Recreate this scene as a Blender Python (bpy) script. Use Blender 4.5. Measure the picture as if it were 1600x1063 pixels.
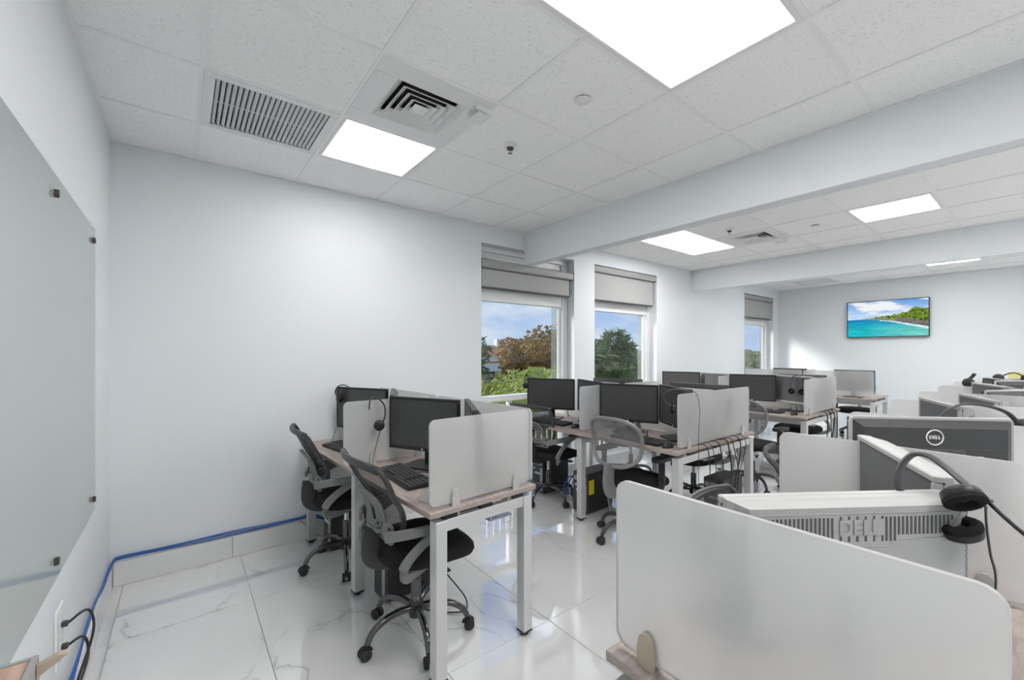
import bpy, bmesh, math, random
from mathutils import Vector, Matrix, noise as mnoise
R = math.radians
random.seed(7)
for o in list(bpy.data.objects): bpy.data.objects.remove(o)
scene = bpy.context.scene
COL = scene.collection

# ------------------------------------------------------------------ camera
CAM_H = 1.4469
F_PX, CX, CY, YAW = 663.76, 817.27, 550.35, 0.6766266
cd = bpy.data.cameras.new('camera'); cam = bpy.data.objects.new('camera', cd); COL.objects.link(cam)
cd.sensor_width = 36.0; cd.sensor_fit = 'HORIZONTAL'
cd.lens = F_PX / 1600 * 36.0
cd.shift_x = (800 - CX) / 1600; cd.shift_y = (CY - 531.5) / 1600
cd.clip_start = 0.02; cd.clip_end = 500
cam.location = (0, 0, CAM_H); cam.rotation_euler = (R(90), 0, -YAW)
scene.camera = cam

# ------------------------------------------------------------------ view, world, sun
vs = scene.view_settings
vs.view_transform = 'Standard'; vs.look = 'None'; vs.gamma = 1.0; vs.exposure = 0.0; vs.use_curve_mapping = False
LAMP = 15.6          # emission of the ceiling light panels
SKY = 1.0
W = bpy.data.worlds.new('sky'); scene.world = W; W.use_nodes = True
def N(nt, t, **kw):
    n = nt.nodes.new(t)
    for k, v in kw.items(): setattr(n, k, v)
    return n
nt = W.node_tree; nt.nodes.clear()
tc = N(nt, 'ShaderNodeTexCoord'); sep = N(nt, 'ShaderNodeSeparateXYZ')
nt.links.new(tc.outputs['Generated'], sep.inputs[0])
rmp = N(nt, 'ShaderNodeValToRGB'); cr = rmp.color_ramp
cr.elements[0].position = 0.0; cr.elements[0].color = (.50, .66, .90, 1)
cr.elements[1].position = 0.42; cr.elements[1].color = (.13, .33, .80, 1)
nt.links.new(sep.outputs[2], rmp.inputs[0])
mp = N(nt, 'ShaderNodeMapping'); mp.inputs['Scale'].default_value = (2.6, 2.6, 7.0); mp.inputs['Location'].default_value = (.3, 1.3, .1)
nt.links.new(tc.outputs['Generated'], mp.inputs[0])
nz = N(nt, 'ShaderNodeTexNoise'); nz.inputs['Scale'].default_value = 1.5; nz.inputs['Detail'].default_value = 7; nz.inputs['Roughness'].default_value = .55
nt.links.new(mp.outputs[0], nz.inputs[0])
cl = N(nt, 'ShaderNodeValToRGB'); cl.color_ramp.elements[0].position = .44; cl.color_ramp.elements[1].position = .68
nt.links.new(nz.outputs[0], cl.inputs[0])
mixc = N(nt, 'ShaderNodeMix', data_type='RGBA'); mixc.inputs[7].default_value = (.88, .90, .95, 1)
nt.links.new(cl.outputs[0], mixc.inputs[0]); nt.links.new(rmp.outputs[0], mixc.inputs[6])
bg = N(nt, 'ShaderNodeBackground'); bg.inputs[1].default_value = SKY
nt.links.new(mixc.outputs[2], bg.inputs[0])
wo = N(nt, 'ShaderNodeOutputWorld'); nt.links.new(bg.outputs[0], wo.inputs[0])
sd = bpy.data.lights.new('sun', 'SUN'); sd.energy = 4.5; sd.angle = R(18.0); sd.color = (1, .95, .87)
sun = bpy.data.objects.new('sun', sd); COL.objects.link(sun)
sun.rotation_euler = Vector((.68, -.50, -.38)).to_track_quat('-Z', 'Y').to_euler()

# ------------------------------------------------------------------ materials
def mat(name, col=(.8, .8, .8), rough=.5, metal=0.0, spec=.5, **kw):
    m = bpy.data.materials.new(name); m.use_nodes = True
    b = m.node_tree.nodes['Principled BSDF']
    b.inputs['Base Color'].default_value = (*col, 1); b.inputs['Roughness'].default_value = rough
    b.inputs['Metallic'].default_value = metal; b.inputs['Specular IOR Level'].default_value = spec
    for k, v in kw.items(): b.inputs[k].default_value = v
    return m
def bsdf(m): return m.node_tree.nodes['Principled BSDF']
def link(m, a, b): m.node_tree.links.new(a, b)
def ramp(m, fac, stops):
    r = N(m.node_tree, 'ShaderNodeValToRGB'); e = r.color_ramp.elements
    while len(e) < len(stops): e.new(.5)
    for i, (p_, c_) in enumerate(stops): e[i].position = p_; e[i].color = (*c_, 1)
    link(m, fac, r.inputs[0]); return r.outputs[0]
def noise(m, vec, scale, detail=3, rough=.5, dist=0.0):
    n = N(m.node_tree, 'ShaderNodeTexNoise')
    n.inputs['Scale'].default_value = scale; n.inputs['Detail'].default_value = detail
    n.inputs['Roughness'].default_value = rough; n.inputs['Distortion'].default_value = dist
    if vec is not None: link(m, vec, n.inputs['Vector'])
    return n.outputs[0]
def coords(m, which='Object', scale=None, rnd=0.0):
    t = N(m.node_tree, 'ShaderNodeTexCoord'); v = t.outputs[which]
    if scale:
        q = N(m.node_tree, 'ShaderNodeMapping'); q.inputs['Scale'].default_value = scale; link(m, v, q.inputs[0]); v = q.outputs[0]
    if rnd:
        oi = N(m.node_tree, 'ShaderNodeObjectInfo'); mu = N(m.node_tree, 'ShaderNodeMath', operation='MULTIPLY'); mu.inputs[1].default_value = rnd
        link(m, oi.outputs['Random'], mu.inputs[0])
        ad = N(m.node_tree, 'ShaderNodeVectorMath', operation='ADD'); link(m, v, ad.inputs[0]); link(m, mu.outputs[0], ad.inputs[1]); v = ad.outputs[0]
    return v
def bump(m, h, strength, dist=.002):
    b = N(m.node_tree, 'ShaderNodeBump'); b.inputs['Strength'].default_value = strength; b.inputs['Distance'].default_value = dist
    link(m, h, b.inputs['Height']); link(m, b.outputs[0], bsdf(m).inputs['Normal'])

M = {}
M['wall'] = mat('wall_paint', (.785, .818, .845), .55, spec=.3)
bump(M['wall'], noise(M['wall'], coords(M['wall']), 220, 2), .05, .001)
M['ceil_tile'] = m = mat('ceiling_tile', (.8, .8, .8), .95, spec=.1)
v = coords(m, 'Object', rnd=31.0)
n1 = noise(m, v, 75, 4, .75, .6)
link(m, ramp(m, n1, [(.37, (.82, .82, .815)), (.45, (.97, .97, .965))]), bsdf(m).inputs['Base Color'])
bump(m, n1, .35, .002)
M['tee'] = mat('grid_white', (.90, .90, .90), .45)
M['white_metal'] = mat('white_enamel', (.80, .80, .80), .35)
M['ceil_slab'] = mat('plenum_dark', (.35, .35, .35), .9)
# polished marble tile
def marble(name, base, rough, rnd, ior=1.9, coat=1.0):
    m = mat(name, base, rough, spec=.6); bsdf(m).inputs['IOR'].default_value = ior
    bsdf(m).inputs['Coat Weight'].default_value = coat; bsdf(m).inputs['Coat IOR'].default_value = 1.75; bsdf(m).inputs['Coat Roughness'].default_value = .02
    v = coords(m, 'Object', rnd=rnd)
    a = noise(m, v, .75, 6, .5, 1.2)
    s_ = N(m.node_tree, 'ShaderNodeMath', operation='SUBTRACT'); link(m, a, s_.inputs[0]); s_.inputs[1].default_value = .5
    ab = N(m.node_tree, 'ShaderNodeMath', operation='ABSOLUTE'); link(m, s_.outputs[0], ab.inputs[0])
    vein = ramp(m, ab.outputs[0], [(0.0, (.55, .55, .56)), (.004, (.84, .84, .84)), (.012, (.98, .98, .98)), (.04, (1, 1, 1))])
    k = ramp(m, noise(m, v, 1.9, 3), [(.47, (0, 0, 0)), (.62, (1, 1, 1))])
    mx = N(m.node_tree, 'ShaderNodeMix', data_type='RGBA'); link(m, k, mx.inputs[0]); mx.inputs[6].default_value = (1, 1, 1, 1); link(m, vein, mx.inputs[7])
    cloud = ramp(m, noise(m, v, 2.2, 4), [(.3, tuple(.93*c for c in base)), (.7, base)])
    mu = N(m.node_tree, 'ShaderNodeMix', data_type='RGBA', blend_type='MULTIPLY'); mu.inputs[0].default_value = 1
    link(m, cloud, mu.inputs[6]); link(m, mx.outputs[2], mu.inputs[7]); link(m, mu.outputs[2], bsdf(m).inputs['Base Color'])
    bump(m, noise(m, v, 3.0, 1), .012, .01)
    return m
M['floor_tile'] = marble('floor_marble', (.80, .80, .80), .045, 23.0)
M['base_tile'] = marble('baseboard_marble', (.80, .80, .80), .15, 11.0, 1.5, 0.0)
M['grout'] = mat('grout', (.42, .42, .42), .8)
# desk laminate: grey brown boards
M['wood'] = m = mat('desk_laminate', (.4, .3, .25), .42)
v = coords(m, 'Object', (9, 1.2, 30))
g = noise(m, v, 6, 6, .65, .6)
link(m, ramp(m, g, [(.28, (.235, .190, .170)), (.52, (.375, .315, .290)), (.74, (.50, .44, .41))]), bsdf(m).inputs['Base Color'])
bump(m, g, .06, .001)
M['wood_x'] = m = mat('desk_laminate_cross', (.4, .3, .25), .42)
v = coords(m, 'Object', (1.2, 9, 30))
g = noise(m, v, 6, 6, .65, .6)
link(m, ramp(m, g, [(.28, (.215, .172, .152)), (.52, (.345, .285, .258)), (.74, (.47, .40, .37))]), bsdf(m).inputs['Base Color'])
M['wood_brown'] = m = mat('brown_wood', (.45, .27, .19), .4)
link(m, ramp(m, noise(m, coords(m, 'Object', (20, 2, 20)), 4, 5), [(.3, (.40, .24, .17)), (.7, (.62, .45, .38))]), bsdf(m).inputs['Base Color'])
M['steel'] = mat('silver_paint', (.64, .64, .645), .38, metal=.35)
M['alu'] = mat('brushed_alu', (.55, .55, .56), .3, metal=.85)
M['chrome'] = mat('chrome', (.62, .62, .63), .12, metal=1.0)
M['dark_chrome'] = mat('dark_chrome', (.13, .13, .135), .16, metal=.9)
M['black'] = mat('black_plastic', (.018, .018, .019), .42)
M['black_soft'] = mat('black_foam', (.012, .012, .012), .8, spec=.2)
M['rubber'] = mat('black_rubber', (.02, .02, .02), .6)
M['charcoal'] = mat('charcoal_plastic', (.055, .055, .058), .45)
M['chair_grey'] = mat('grey_chair_plastic', (.20, .20, .205), .42)
M['chair_dark'] = mat('dark_chair_plastic', (.045, .045, .047), .4)
M['fabric'] = m = mat('black_seat_fabric', (.016, .016, .017), .85, spec=.25)
bump(m, noise(m, coords(m), 320, 2), .3, .001)
M['screen'] = mat('switched_off_screen', (.055, .055, .056), .32, spec=.6)
M['screen_g'] = mat('matte_grey_screen', (.10, .10, .105), .5, spec=.6)
M['lt_plastic'] = mat('light_grey_plastic', (.41, .41, .405), .42)
M['mid_plastic'] = mat('mid_grey_plastic', (.34, .34, .34), .42)
M['clip'] = mat('clip_plastic', (.46, .46, .455), .4)
M['beige'] = mat('beige_plastic', (.47, .39, .30), .35)
M['dk_back'] = m = mat('textured_black_back', (.05, .05, .052), .45)
bump(m, noise(m, coords(m), 500, 1), .4, .001)
M['slot'] = mat('vent_slot_dark', (.10, .10, .10), .7)
M['ink_white'] = mat('logo_white', (.78, .78, .78), .35)
M['paper'] = mat('label_paper', (.72, .72, .71), .6)
M['yellow'] = mat('yellow_paper', (.80, .72, .02), .6)
M['pale_yellow'] = mat('pale_yellow_paper', (.78, .76, .32), .6)
M['blue_cable'] = mat('blue_cable', (.03, .12, .42), .4)
M['white_cable'] = mat('white_cable', (.70, .70, .70), .4)
M['grey_cable'] = mat('grey_cable', (.22, .22, .22), .4)
M['win_frame'] = mat('white_window_frame', (.86, .86, .87), .35)
M['shade'] = m = mat('grey_shade_fabric', (.42, .42, .42), .8, spec=.2)
bump(m, noise(m, coords(m), 400, 1), .2, .001)
M['shade_box'] = mat('shade_cassette', (.36, .36, .36), .5)
M['shade_dark'] = mat('shade_bar_dark', (.075, .075, .075), .5)
M['white_gloss'] = mat('white_gloss', (.82, .82, .82), .25)
M['dark_metal'] = mat('standoff_metal', (.10, .09, .08), .3, metal=.7)
M['board'] = mat('glass_board', (.415, .455, .45), .06, spec=.5)
M['board_edge'] = mat('glass_board_edge', (.25, .40, .36), .1)
M['duct'] = mat('duct_black', (.015, .015, .015), .9)
M['tv_black'] = mat('tv_bezel', (.015, .016, .02), .3)
M['lamp_off'] = mat('lamp_frame', (.84, .84, .84), .4)
def emit(name, col, s):
    m = bpy.data.materials.new(name); m.use_nodes = True; t = m.node_tree; t.nodes.clear()
    e = N(t, 'ShaderNodeEmission'); e.inputs[0].default_value = (*col, 1); e.inputs[1].default_value = s
    o = N(t, 'ShaderNodeOutputMaterial'); t.links.new(e.outputs[0], o.inputs[0]); return m
M['lamp'] = emit('lamp_diffuser', (1, .985, .965), LAMP)
# mesh fabric of the chair backs: an open weave
def weave(name, col, open_):
    m = mat(name, col, .7, spec=.2); t = m.node_tree
    tr = N(t, 'ShaderNodeBsdfTransparent'); mx = N(t, 'ShaderNodeMixShader'); mx.inputs[0].default_value = open_
    out = [n for n in t.nodes if n.type == 'OUTPUT_MATERIAL'][0]
    t.links.new(bsdf(m).outputs[0], mx.inputs[1]); t.links.new(tr.outputs[0], mx.inputs[2]); t.links.new(mx.outputs[0], out.inputs[0]); return m
M['mesh'] = weave('chair_mesh', (.045, .045, .046), .30)
M['mesh_lt'] = weave('chair_mesh_grey', (.22, .22, .225), .42)
# frosted acrylic: scatters what stands close behind it
def frosted():
    m = bpy.data.materials.new('frosted_acrylic'); m.use_nodes = True; t = m.node_tree; t.nodes.clear()
    rf = N(t, 'ShaderNodeBsdfRefraction'); rf.inputs['Color'].default_value = (.99, .99, .99, 1); rf.inputs['Roughness'].default_value = .46; rf.inputs['IOR'].default_value = 1.25
    df = N(t, 'ShaderNodeBsdfDiffuse'); df.inputs[0].default_value = (.92, .92, .915, 1)
    tl = N(t, 'ShaderNodeBsdfTranslucent'); tl.inputs[0].default_value = (.92, .92, .915, 1)
    gl = N(t, 'ShaderNodeBsdfGlossy'); gl.inputs['Roughness'].default_value = .35
    a = N(t, 'ShaderNodeMixShader'); a.inputs[0].default_value = .5; t.links.new(df.outputs[0], a.inputs[1]); t.links.new(tl.outputs[0], a.inputs[2])
    b = N(t, 'ShaderNodeMixShader'); b.inputs[0].default_value = .53; t.links.new(a.outputs[0], b.inputs[1]); t.links.new(rf.outputs[0], b.inputs[2])
    c = N(t, 'ShaderNodeMixShader'); c.inputs[0].default_value = .05; t.links.new(b.outputs[0], c.inputs[1]); t.links.new(gl.outputs[0], c.inputs[2])
    o = N(t, 'ShaderNodeOutputMaterial'); t.links.new(c.outputs[0], o.inputs[0]); return m
M['frost'] = frosted()
def pane(name, tint, haze=0.0):
    m = bpy.data.materials.new(name); m.use_nodes = True; t = m.node_tree; t.nodes.clear()
    tr = N(t, 'ShaderNodeBsdfTransparent'); tr.inputs[0].default_value = (*tint, 1)
    gl = N(t, 'ShaderNodeBsdfGlossy'); gl.inputs['Roughness'].default_value = .0
    lw = N(t, 'ShaderNodeLayerWeight'); lw.inputs[0].default_value = .5
    pw = N(t, 'ShaderNodeMath', operation='POWER'); pw.inputs[1].default_value = 5; t.links.new(lw.outputs['Facing'], pw.inputs[0])
    fr = N(t, 'ShaderNodeMath', operation='MULTIPLY_ADD'); fr.inputs[1].default_value = .6; fr.inputs[2].default_value = .03; t.links.new(pw.outputs[0], fr.inputs[0])
    a = N(t, 'ShaderNodeMixShader'); t.links.new(fr.outputs[0], a.inputs[0]); t.links.new(tr.outputs[0], a.inputs[1]); t.links.new(gl.outputs[0], a.inputs[2])
    last = a
    if haze:
        df = N(t, 'ShaderNodeBsdfDiffuse'); df.inputs[0].default_value = (.75, .78, .75, 1)
        b = N(t, 'ShaderNodeMixShader'); b.inputs[0].default_value = haze; t.links.new(a.outputs[0], b.inputs[1]); t.links.new(df.outputs[0], b.inputs[2]); last = b
    o = N(t, 'ShaderNodeOutputMaterial'); t.links.new(last.outputs[0], o.inputs[0]); return m
M['glass'] = pane('window_glass', (.97, .98, .98))
M['glass_haze'] = pane('double_glass', (.90, .93, .92), .22)

# ------------------------------------------------------------------ mesh helpers
class MB:
    def __init__(s): s.v = []; s.f = []; s.sm = []
    def add(s, vs_, fs, smooth=False, mx=None):
        b = len(s.v)
        s.v += [tuple(mx @ Vector(q)) for q in vs_] if mx is not None else [tuple(q) for q in vs_]
        s.f += [tuple(b + i for i in q) for q in fs]; s.sm += [smooth] * len(fs); return s
    def box(s, c, d, bev=0.0, mx=None):
        x, y, z = [q / 2 for q in d]; cx_, cy_, cz_ = c
        if bev <= 0:
            vv = [(cx_ + a * x, cy_ + b * y, cz_ + e * z) for a in (-1, 1) for b in (-1, 1) for e in (-1, 1)]
            ff = [(0, 1, 3, 2), (4, 6, 7, 5), (0, 4, 5, 1), (2, 3, 7, 6), (0, 2, 6, 4), (1, 5, 7, 3)]
            return s.add(vv, ff, False, mx)
        bm = bmesh.new(); bmesh.ops.create_cube(bm, size=1)
        bmesh.ops.scale(bm, vec=d, verts=bm.verts)
        bmesh.ops.bevel(bm, geom=list(bm.edges), offset=min(bev, min(d) * .49), segments=2 if bev > .004 else 1, affect='EDGES', profile=.6)
        bmesh.ops.translate(bm, vec=c, verts=bm.verts); bm.verts.index_update()
        s.add([v_.co.copy() for v_ in bm.verts], [[q.index for q in f_.verts] for f_ in bm.faces], False, mx); bm.free(); return s
    def b2(s, x0, x1, y0, y1, z0, z1, bev=0.0, mx=None):
        return s.box(((x0 + x1) / 2, (y0 + y1) / 2, (z0 + z1) / 2), (abs(x1 - x0), abs(y1 - y0), abs(z1 - z0)), bev, mx)
    def sweep(s, path, sec, closed=False, caps=True, up=None, smooth=True, scale=None, mx=None):
        P = [Vector(q) for q in path]; n = len(P); k = len(sec); vv = []
        u0 = None
        for i in range(n):
            if closed: t = P[(i + 1) % n] - P[i - 1]
            else: t = P[min(i + 1, n - 1)] - P[max(i - 1, 0)]
            t.normalize()
            if up is not None: u = Vector(up)
            elif u0 is None: u = Vector((0, 0, 1)) if abs(t.z) < .9 else Vector((1, 0, 0))
            else: u = u0
            sd_ = t.cross(u)
            if sd_.length < 1e-5: sd_ = t.cross(Vector((.01, 1, .02)))
            sd_.normalize(); u = sd_.cross(t); u.normalize(); u0 = u
            sc = scale[i] if scale else 1
            vv += [P[i] + sd_ * (a * sc) + u * (b * sc) for a, b in sec]
        ff = []
        for i in range(n if closed else n - 1):
            j = (i + 1) % n
            for q in range(k):
                r_ = (q + 1) % k
                ff.append((i * k + q, i * k + r_, j * k + r_, j * k + q))
        if caps and not closed:
            ff.append(tuple(range(k - 1, -1, -1))); ff.append(tuple((n - 1) * k + q for q in range(k)))
        return s.add(vv, ff, smooth, mx)
    def tube(s, path, r, n=8, closed=False, mx=None):
        rr = r if isinstance(r, (list, tuple)) else None
        base = 1.0 if rr else r
        sec = [(base * math.cos(2 * math.pi * i / n), base * math.sin(2 * math.pi * i / n)) for i in range(n)]
        return s.sweep(path, sec, closed=closed, scale=rr, mx=mx)
    def band(s, path, w, t, up, closed=False, mx=None):
        a, b = w / 2, t / 2; c_ = min(a, b) * .5
        sec = [(-a, -b + c_), (-a + c_, -b), (a - c_, -b), (a, -b + c_), (a, b - c_), (a - c_, b), (-a + c_, b), (-a, b - c_)]
        return s.sweep(path, sec, closed=closed, up=up, mx=mx)
    def lathe(s, prof, n=16, c=(0, 0, 0), axis='z', mx=None, smooth=True):
        vv = []; k = len(prof)
        for i in range(n):
            a = 2 * math.pi * i / n
            for r_, h in prof:
                p_ = (r_ * math.cos(a), r_ * math.sin(a), h)
                if axis == 'x': p_ = (p_[2], p_[0], p_[1])
                if axis == 'y': p_ = (p_[1], p_[2], p_[0])
                vv.append((p_[0] + c[0], p_[1] + c[1], p_[2] + c[2]))
        ff = []
        for i in range(n):
            j = (i + 1) % n
            for q in range(k - 1): ff.append((i * k + q, j * k + q, j * k + q + 1, i * k + q + 1))
        if prof[0][0] > 1e-6: ff.append(tuple(i * k for i in range(n - 1, -1, -1)))
        if prof[-1][0] > 1e-6: ff.append(tuple(i * k + k - 1 for i in range(n)))
        return s.add(vv, ff, smooth, mx)
    def prism(s, poly, z0, z1, mx=None):
        n = len(poly)
        vv = [(a, b, z0) for a, b in poly] + [(a, b, z1) for a, b in poly]
        ff = [tuple(range(n - 1, -1, -1)), tuple(range(n, 2 * n))] + [(i, (i + 1) % n, n + (i + 1) % n, n + i) for i in range(n)]
        return s.add(vv, ff, False, mx)
    def loft(s, rings, caps=True, smooth=True, mx=None):
        k = len(rings[0]); vv = [q for r_ in rings for q in r_]; ff = []
        for i in range(len(rings) - 1):
            for q in range(k):
                r_ = (q + 1) % k; ff.append((i * k + q, i * k + r_, (i + 1) * k + r_, (i + 1) * k + q))
        if caps: ff.append(tuple(range(k - 1, -1, -1))); ff.append(tuple((len(rings) - 1) * k + q for q in range(k)))
        return s.add(vv, ff, smooth, mx)
    def mesh(s, name, m):
        me = bpy.data.meshes.new(name); me.from_pydata(s.v, [], s.f)
        bm = bmesh.new(); bm.from_mesh(me); bmesh.ops.recalc_face_normals(bm, faces=bm.faces); bm.to_mesh(me); bm.free()
        me.polygons.foreach_set('use_smooth', s.sm[:len(me.polygons)] if len(s.sm) >= len(me.polygons) else [False] * len(me.polygons))
        me.materials.append(M[m] if isinstance(m, str) else m); me.update(); return me
    def build(s, name, m, parent=None, smooth_angle=True):
        me = s.mesh(name, m)
        if any(s.sm) and smooth_angle:
            try: me.set_sharp_from_angle(angle=R(42))
            except Exception: pass
        o = bpy.data.objects.new(name, me); COL.objects.link(o)
        if parent: o.parent = parent
        return o
def rrect(x0, x1, y0, y1, r, n=5):
    out = []
    for cx_, cy_, a0 in ((x1 - r, y1 - r, 0), (x0 + r, y1 - r, 90), (x0 + r, y0 + r, 180), (x1 - r, y0 + r, 270)):
        for i in range(n + 1):
            a = R(a0 + 90 * i / n); out.append((cx_ + r * math.cos(a), cy_ + r * math.sin(a)))
    return out
def curve_pts(pts, n=6):
    P = [Vector(q) for q in pts]; out = []
    for i in range(len(P) - 1):
        p0 = P[max(i - 1, 0)]; p1 = P[i]; p2 = P[i + 1]; p3 = P[min(i + 2, len(P) - 1)]
        for k in range(n):
            t = k / n
            out.append(.5 * ((2 * p1) + (p2 - p0) * t + (2 * p0 - 5 * p1 + 4 * p2 - p3) * t * t + (3 * p1 - p0 - 3 * p2 + p3) * t ** 3))
    out.append(P[-1]); return out
def empty(name, loc=(0, 0, 0), rz=0.0):
    o = bpy.data.objects.new(name, None); COL.objects.link(o); o.location = loc; o.rotation_euler = (0, 0, rz); o.empty_display_size = .05; return o
def tag(o, label=None, cat=None, group=None, kind=None):
    if label: o['label'] = label
    if cat: o['category'] = cat
    if group: o['group'] = group
    if kind: o['kind'] = kind
    return o
def struct(o, label=None): o['kind'] = 'structure'; return tag(o, label)
def copy_tree(o, parent=None):
    c = o.copy(); COL.objects.link(c)
    if parent is not None: c.parent = parent
    for ch in o.children: copy_tree(ch, c)
    return c
PROTOS = []
def proto(o): PROTOS.append(o); return o
def inst(pr, loc, rz, label, group=None, cat=None, tilt=None):
    c = copy_tree(pr); c.location = loc; c.rotation_euler = (tilt[0] if tilt else 0, tilt[1] if tilt else 0, rz); tag(c, label, cat, group); return c
def kill(o):
    for ch in list(o.children): kill(ch)
    bpy.data.objects.remove(o)
def text_mesh(body, size, depth, name, m, parent, mx):
    cu = bpy.data.curves.new('t', 'FONT'); cu.body = body; cu.size = size; cu.extrude = depth / 2; cu.align_x = 'CENTER'; cu.align_y = 'CENTER'; cu.resolution_u = 3
    cu.offset = size * .022
    to = bpy.data.objects.new('t', cu); COL.objects.link(to)
    dg = bpy.context.evaluated_depsgraph_get(); me = bpy.data.meshes.new_from_object(to.evaluated_get(dg))
    bpy.data.objects.remove(to); me.transform(mx); me.materials.clear(); me.materials.append(M[m])
    o = bpy.data.objects.new(name, me); COL.objects.link(o); o.parent = parent; return o

# ------------------------------------------------------------------ room
XL, XF, YW, YR, CE = -.344, 9.85, 3.619, -2.60, 2.742
T = .6096; GX, GY = 1.9030, 1.8139
WT = .22
BEAMS = [(2.923, 3.035), (6.36, 6.44)]; BEAM_Z = (2.40, 2.415)
WINS = [(2.364, 3.70), (4.065, 5.41), (8.24, 9.555)]
WZ0, WZ1, TRANSOM = .10, 2.56, .945

# floor: slab plus porcelain tiles
fl = struct(MB().b2(XL - .1, XF + .1, YR - .1, YW + .1, -.16, -.004).build('floor', 'grout'))
tx0 = .325 - T * 2; tiles = {}
def floor_tile(x0, x1, y0, y1):
    key = (round(x1 - x0, 4), round(y1 - y0, 4))
    w, h = key
    if key not in tiles:
        b = .0012; g = .0016
        p0 = [(g, g, -.012), (w - g, g, -.012), (w - g, h - g, -.012), (g, h - g, -.012)]
        p1 = [(g, g, -b), (w - g, g, -b), (w - g, h - g, -b), (g, h - g, -b)]
        p2 = [(g + b, g + b, 0), (w - g - b, g + b, 0), (w - g - b, h - g - b, 0), (g + b, h - g - b, 0)]
        tiles[key] = MB().loft([p0, p1, p2], smooth=False).mesh('floor_tile', 'floor_tile')
    o = bpy.data.objects.new('floor_tile', tiles[key]); COL.objects.link(o); o.parent = fl; o.location = (x0, y0, 0)
x = tx0
while x < XF:
    a, b = max(x, XL), min(x + T, XF)
    y = 1.70 - 1.2192 * 4
    while y < YW:
        c, d = max(y, YR), min(y + 1.2192, YW)
        if b - a > .02 and d - c > .02: floor_tile(a, b, c, d)
        y += 1.2192
    x += T

# walls
struct(MB().b2(XL - .18, XL, YR - .2, YW + WT, -.16, 3.0).build('wall_left', 'wall'))
struct(MB().b2(XF, XF + .18, YR - .2, YW + WT, -.16, 3.0).build('wall_far', 'wall'))
struct(MB().b2(XL - .18, XF + .18, YR - .18, YR, -.16, 3.0).build('wall_right', 'wall'))
wm = MB(); xs = XL
for a, b in WINS:
    wm.b2(xs, a, YW, YW + WT, -.16, 3.0); wm.b2(a, b, YW, YW + WT, -.16, WZ0); wm.b2(a, b, YW, YW + WT, WZ1, 3.0); xs = b
wm.b2(xs, XF, YW, YW + WT, -.16, 3.0)
struct(wm.build('wall_window', 'wall'))
for i, (a, b) in enumerate(BEAMS):
    struct(MB().b2(a, b, YR, YW, BEAM_Z[i], CE + .05, .004).build('trim_%d' % (i + 1), 'wall'))
struct(MB().b2(XL - .18, XF + .18, YR - .18, YW + WT, 3.0, 3.15).build('roof_slab', 'ceil_slab'))
# baseboard tiles
def baseboard(name, horizontal, lo, hi):
    base = None; q = lo; first = True
    e = struct(empty(name)); meshes = {}
    while q < hi - .01:
        L = min(T, hi - q); k = round(L, 3)
        if k not in meshes:
            meshes[k] = (MB().b2(.0012, L - .0012, -.012, 0, 0.0, .148, .002) if horizontal else MB().b2(0, .012, .0012, L - .0012, 0.0, .148, .002)).mesh('tile', 'base_tile')
        o = bpy.data.objects.new('tile', meshes[k]); COL.objects.link(o); o.parent = e
        o.location = (q, YW, .0005) if horizontal else (XL, q, .0005)
        q += T
    return e
baseboard('baseboard_window', True, XL + .013, WINS[0][0]); 
baseboard('baseboard_left', False, YR, YW)
baseboard('baseboard_middle', True, WINS[1][1], WINS[2][0])

# ------------------------------------------------------------------ ceiling
ce = struct(MB().b2(XL - .05, XF + .05, YR - .05, YW + .05, 2.93, 3.0).build('ceiling', 'ceil_slab'))
ylines = [GY + k * T for k in range(-8, 3) if GY + k * T > YR + .02]
ROOMS = [(XL, BEAMS[0][0], [GX + k * T for k in range(-3, 2)]),
         (BEAMS[0][1], BEAMS[1][0], [3.53 + k * T for k in range(5)]),
         (BEAMS[1][1], XF, [8.77 - 3 * T + k * T for k in range(5)])]
def yk(k): return GY + k * T
# cells that carry a fixture instead of a tile: (room, x0, x1, k0, k1)
g1 = lambda k: GX + k * T
g2 = lambda k: 3.53 + k * T
g3 = lambda k: 8.77 - 3 * T + k * T
LIGHTS = [(g1(-2), g1(-1), 1, 2, 'bright square ceiling light panel beside the slatted return grille'),
          (g1(-2), g1(0), -2, -1, 'large rectangular ceiling light panel at the top edge of the picture'),
          (g2(1), g2(3), 1, 2, 'long ceiling light panel just past the first beam by the windows'),
          (g2(2), g2(3), -2, -1, 'square ceiling light panel between the two beams at right'),
          (g3(2), g3(3), -2, -1, 'ceiling light panel half hidden behind the second beam'),
          (g3(1), g3(2), 0, 1, 'added fill light panel, unseen behind the second beam by the windows'),  # unseen lamp added to brighten the far wall
          (g3(1), g3(2), -1, 0, 'added fill light panel, unseen behind the middle of the second beam'),  # second added lamp, out of sight, lifts the dark end of the last bay
          (g1(-2), g1(0), -5, -4, 'ceiling light panel behind the camera near the glass board'),
          (g2(1), g2(3), -5, -4, 'ceiling light panel between the beams far to the right'),
          (g3(1), g3(2), -5, -4, 'ceiling light panel in the last bay far to the right'),
          (g2(1), g2(3), -7, -6, 'added fill light panel, unseen between the beams nearest the right wall')]  # invented out-of-view lamp, gives even fill towards the window wall
GRILLES = [(g1(-3), g1(-2), 1, 2, 'slatted white return air grille in the ceiling near the glass board'),
           (g3(3), g3(4), 1, 2, 'slatted return air grille in the ceiling near the far wall')]
DIFFS = [(g1(-2), g1(-1), 0, 1, 'square four way air diffuser above the bright square light'),
         (g2(2), g2(3), 0, 1, 'square four way air diffuser between the two beams')]
taken = [(q[0], q[1], yk(q[2]), yk(q[3])) for q in LIGHTS + GRILLES + DIFFS]
cmesh = {}
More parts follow.
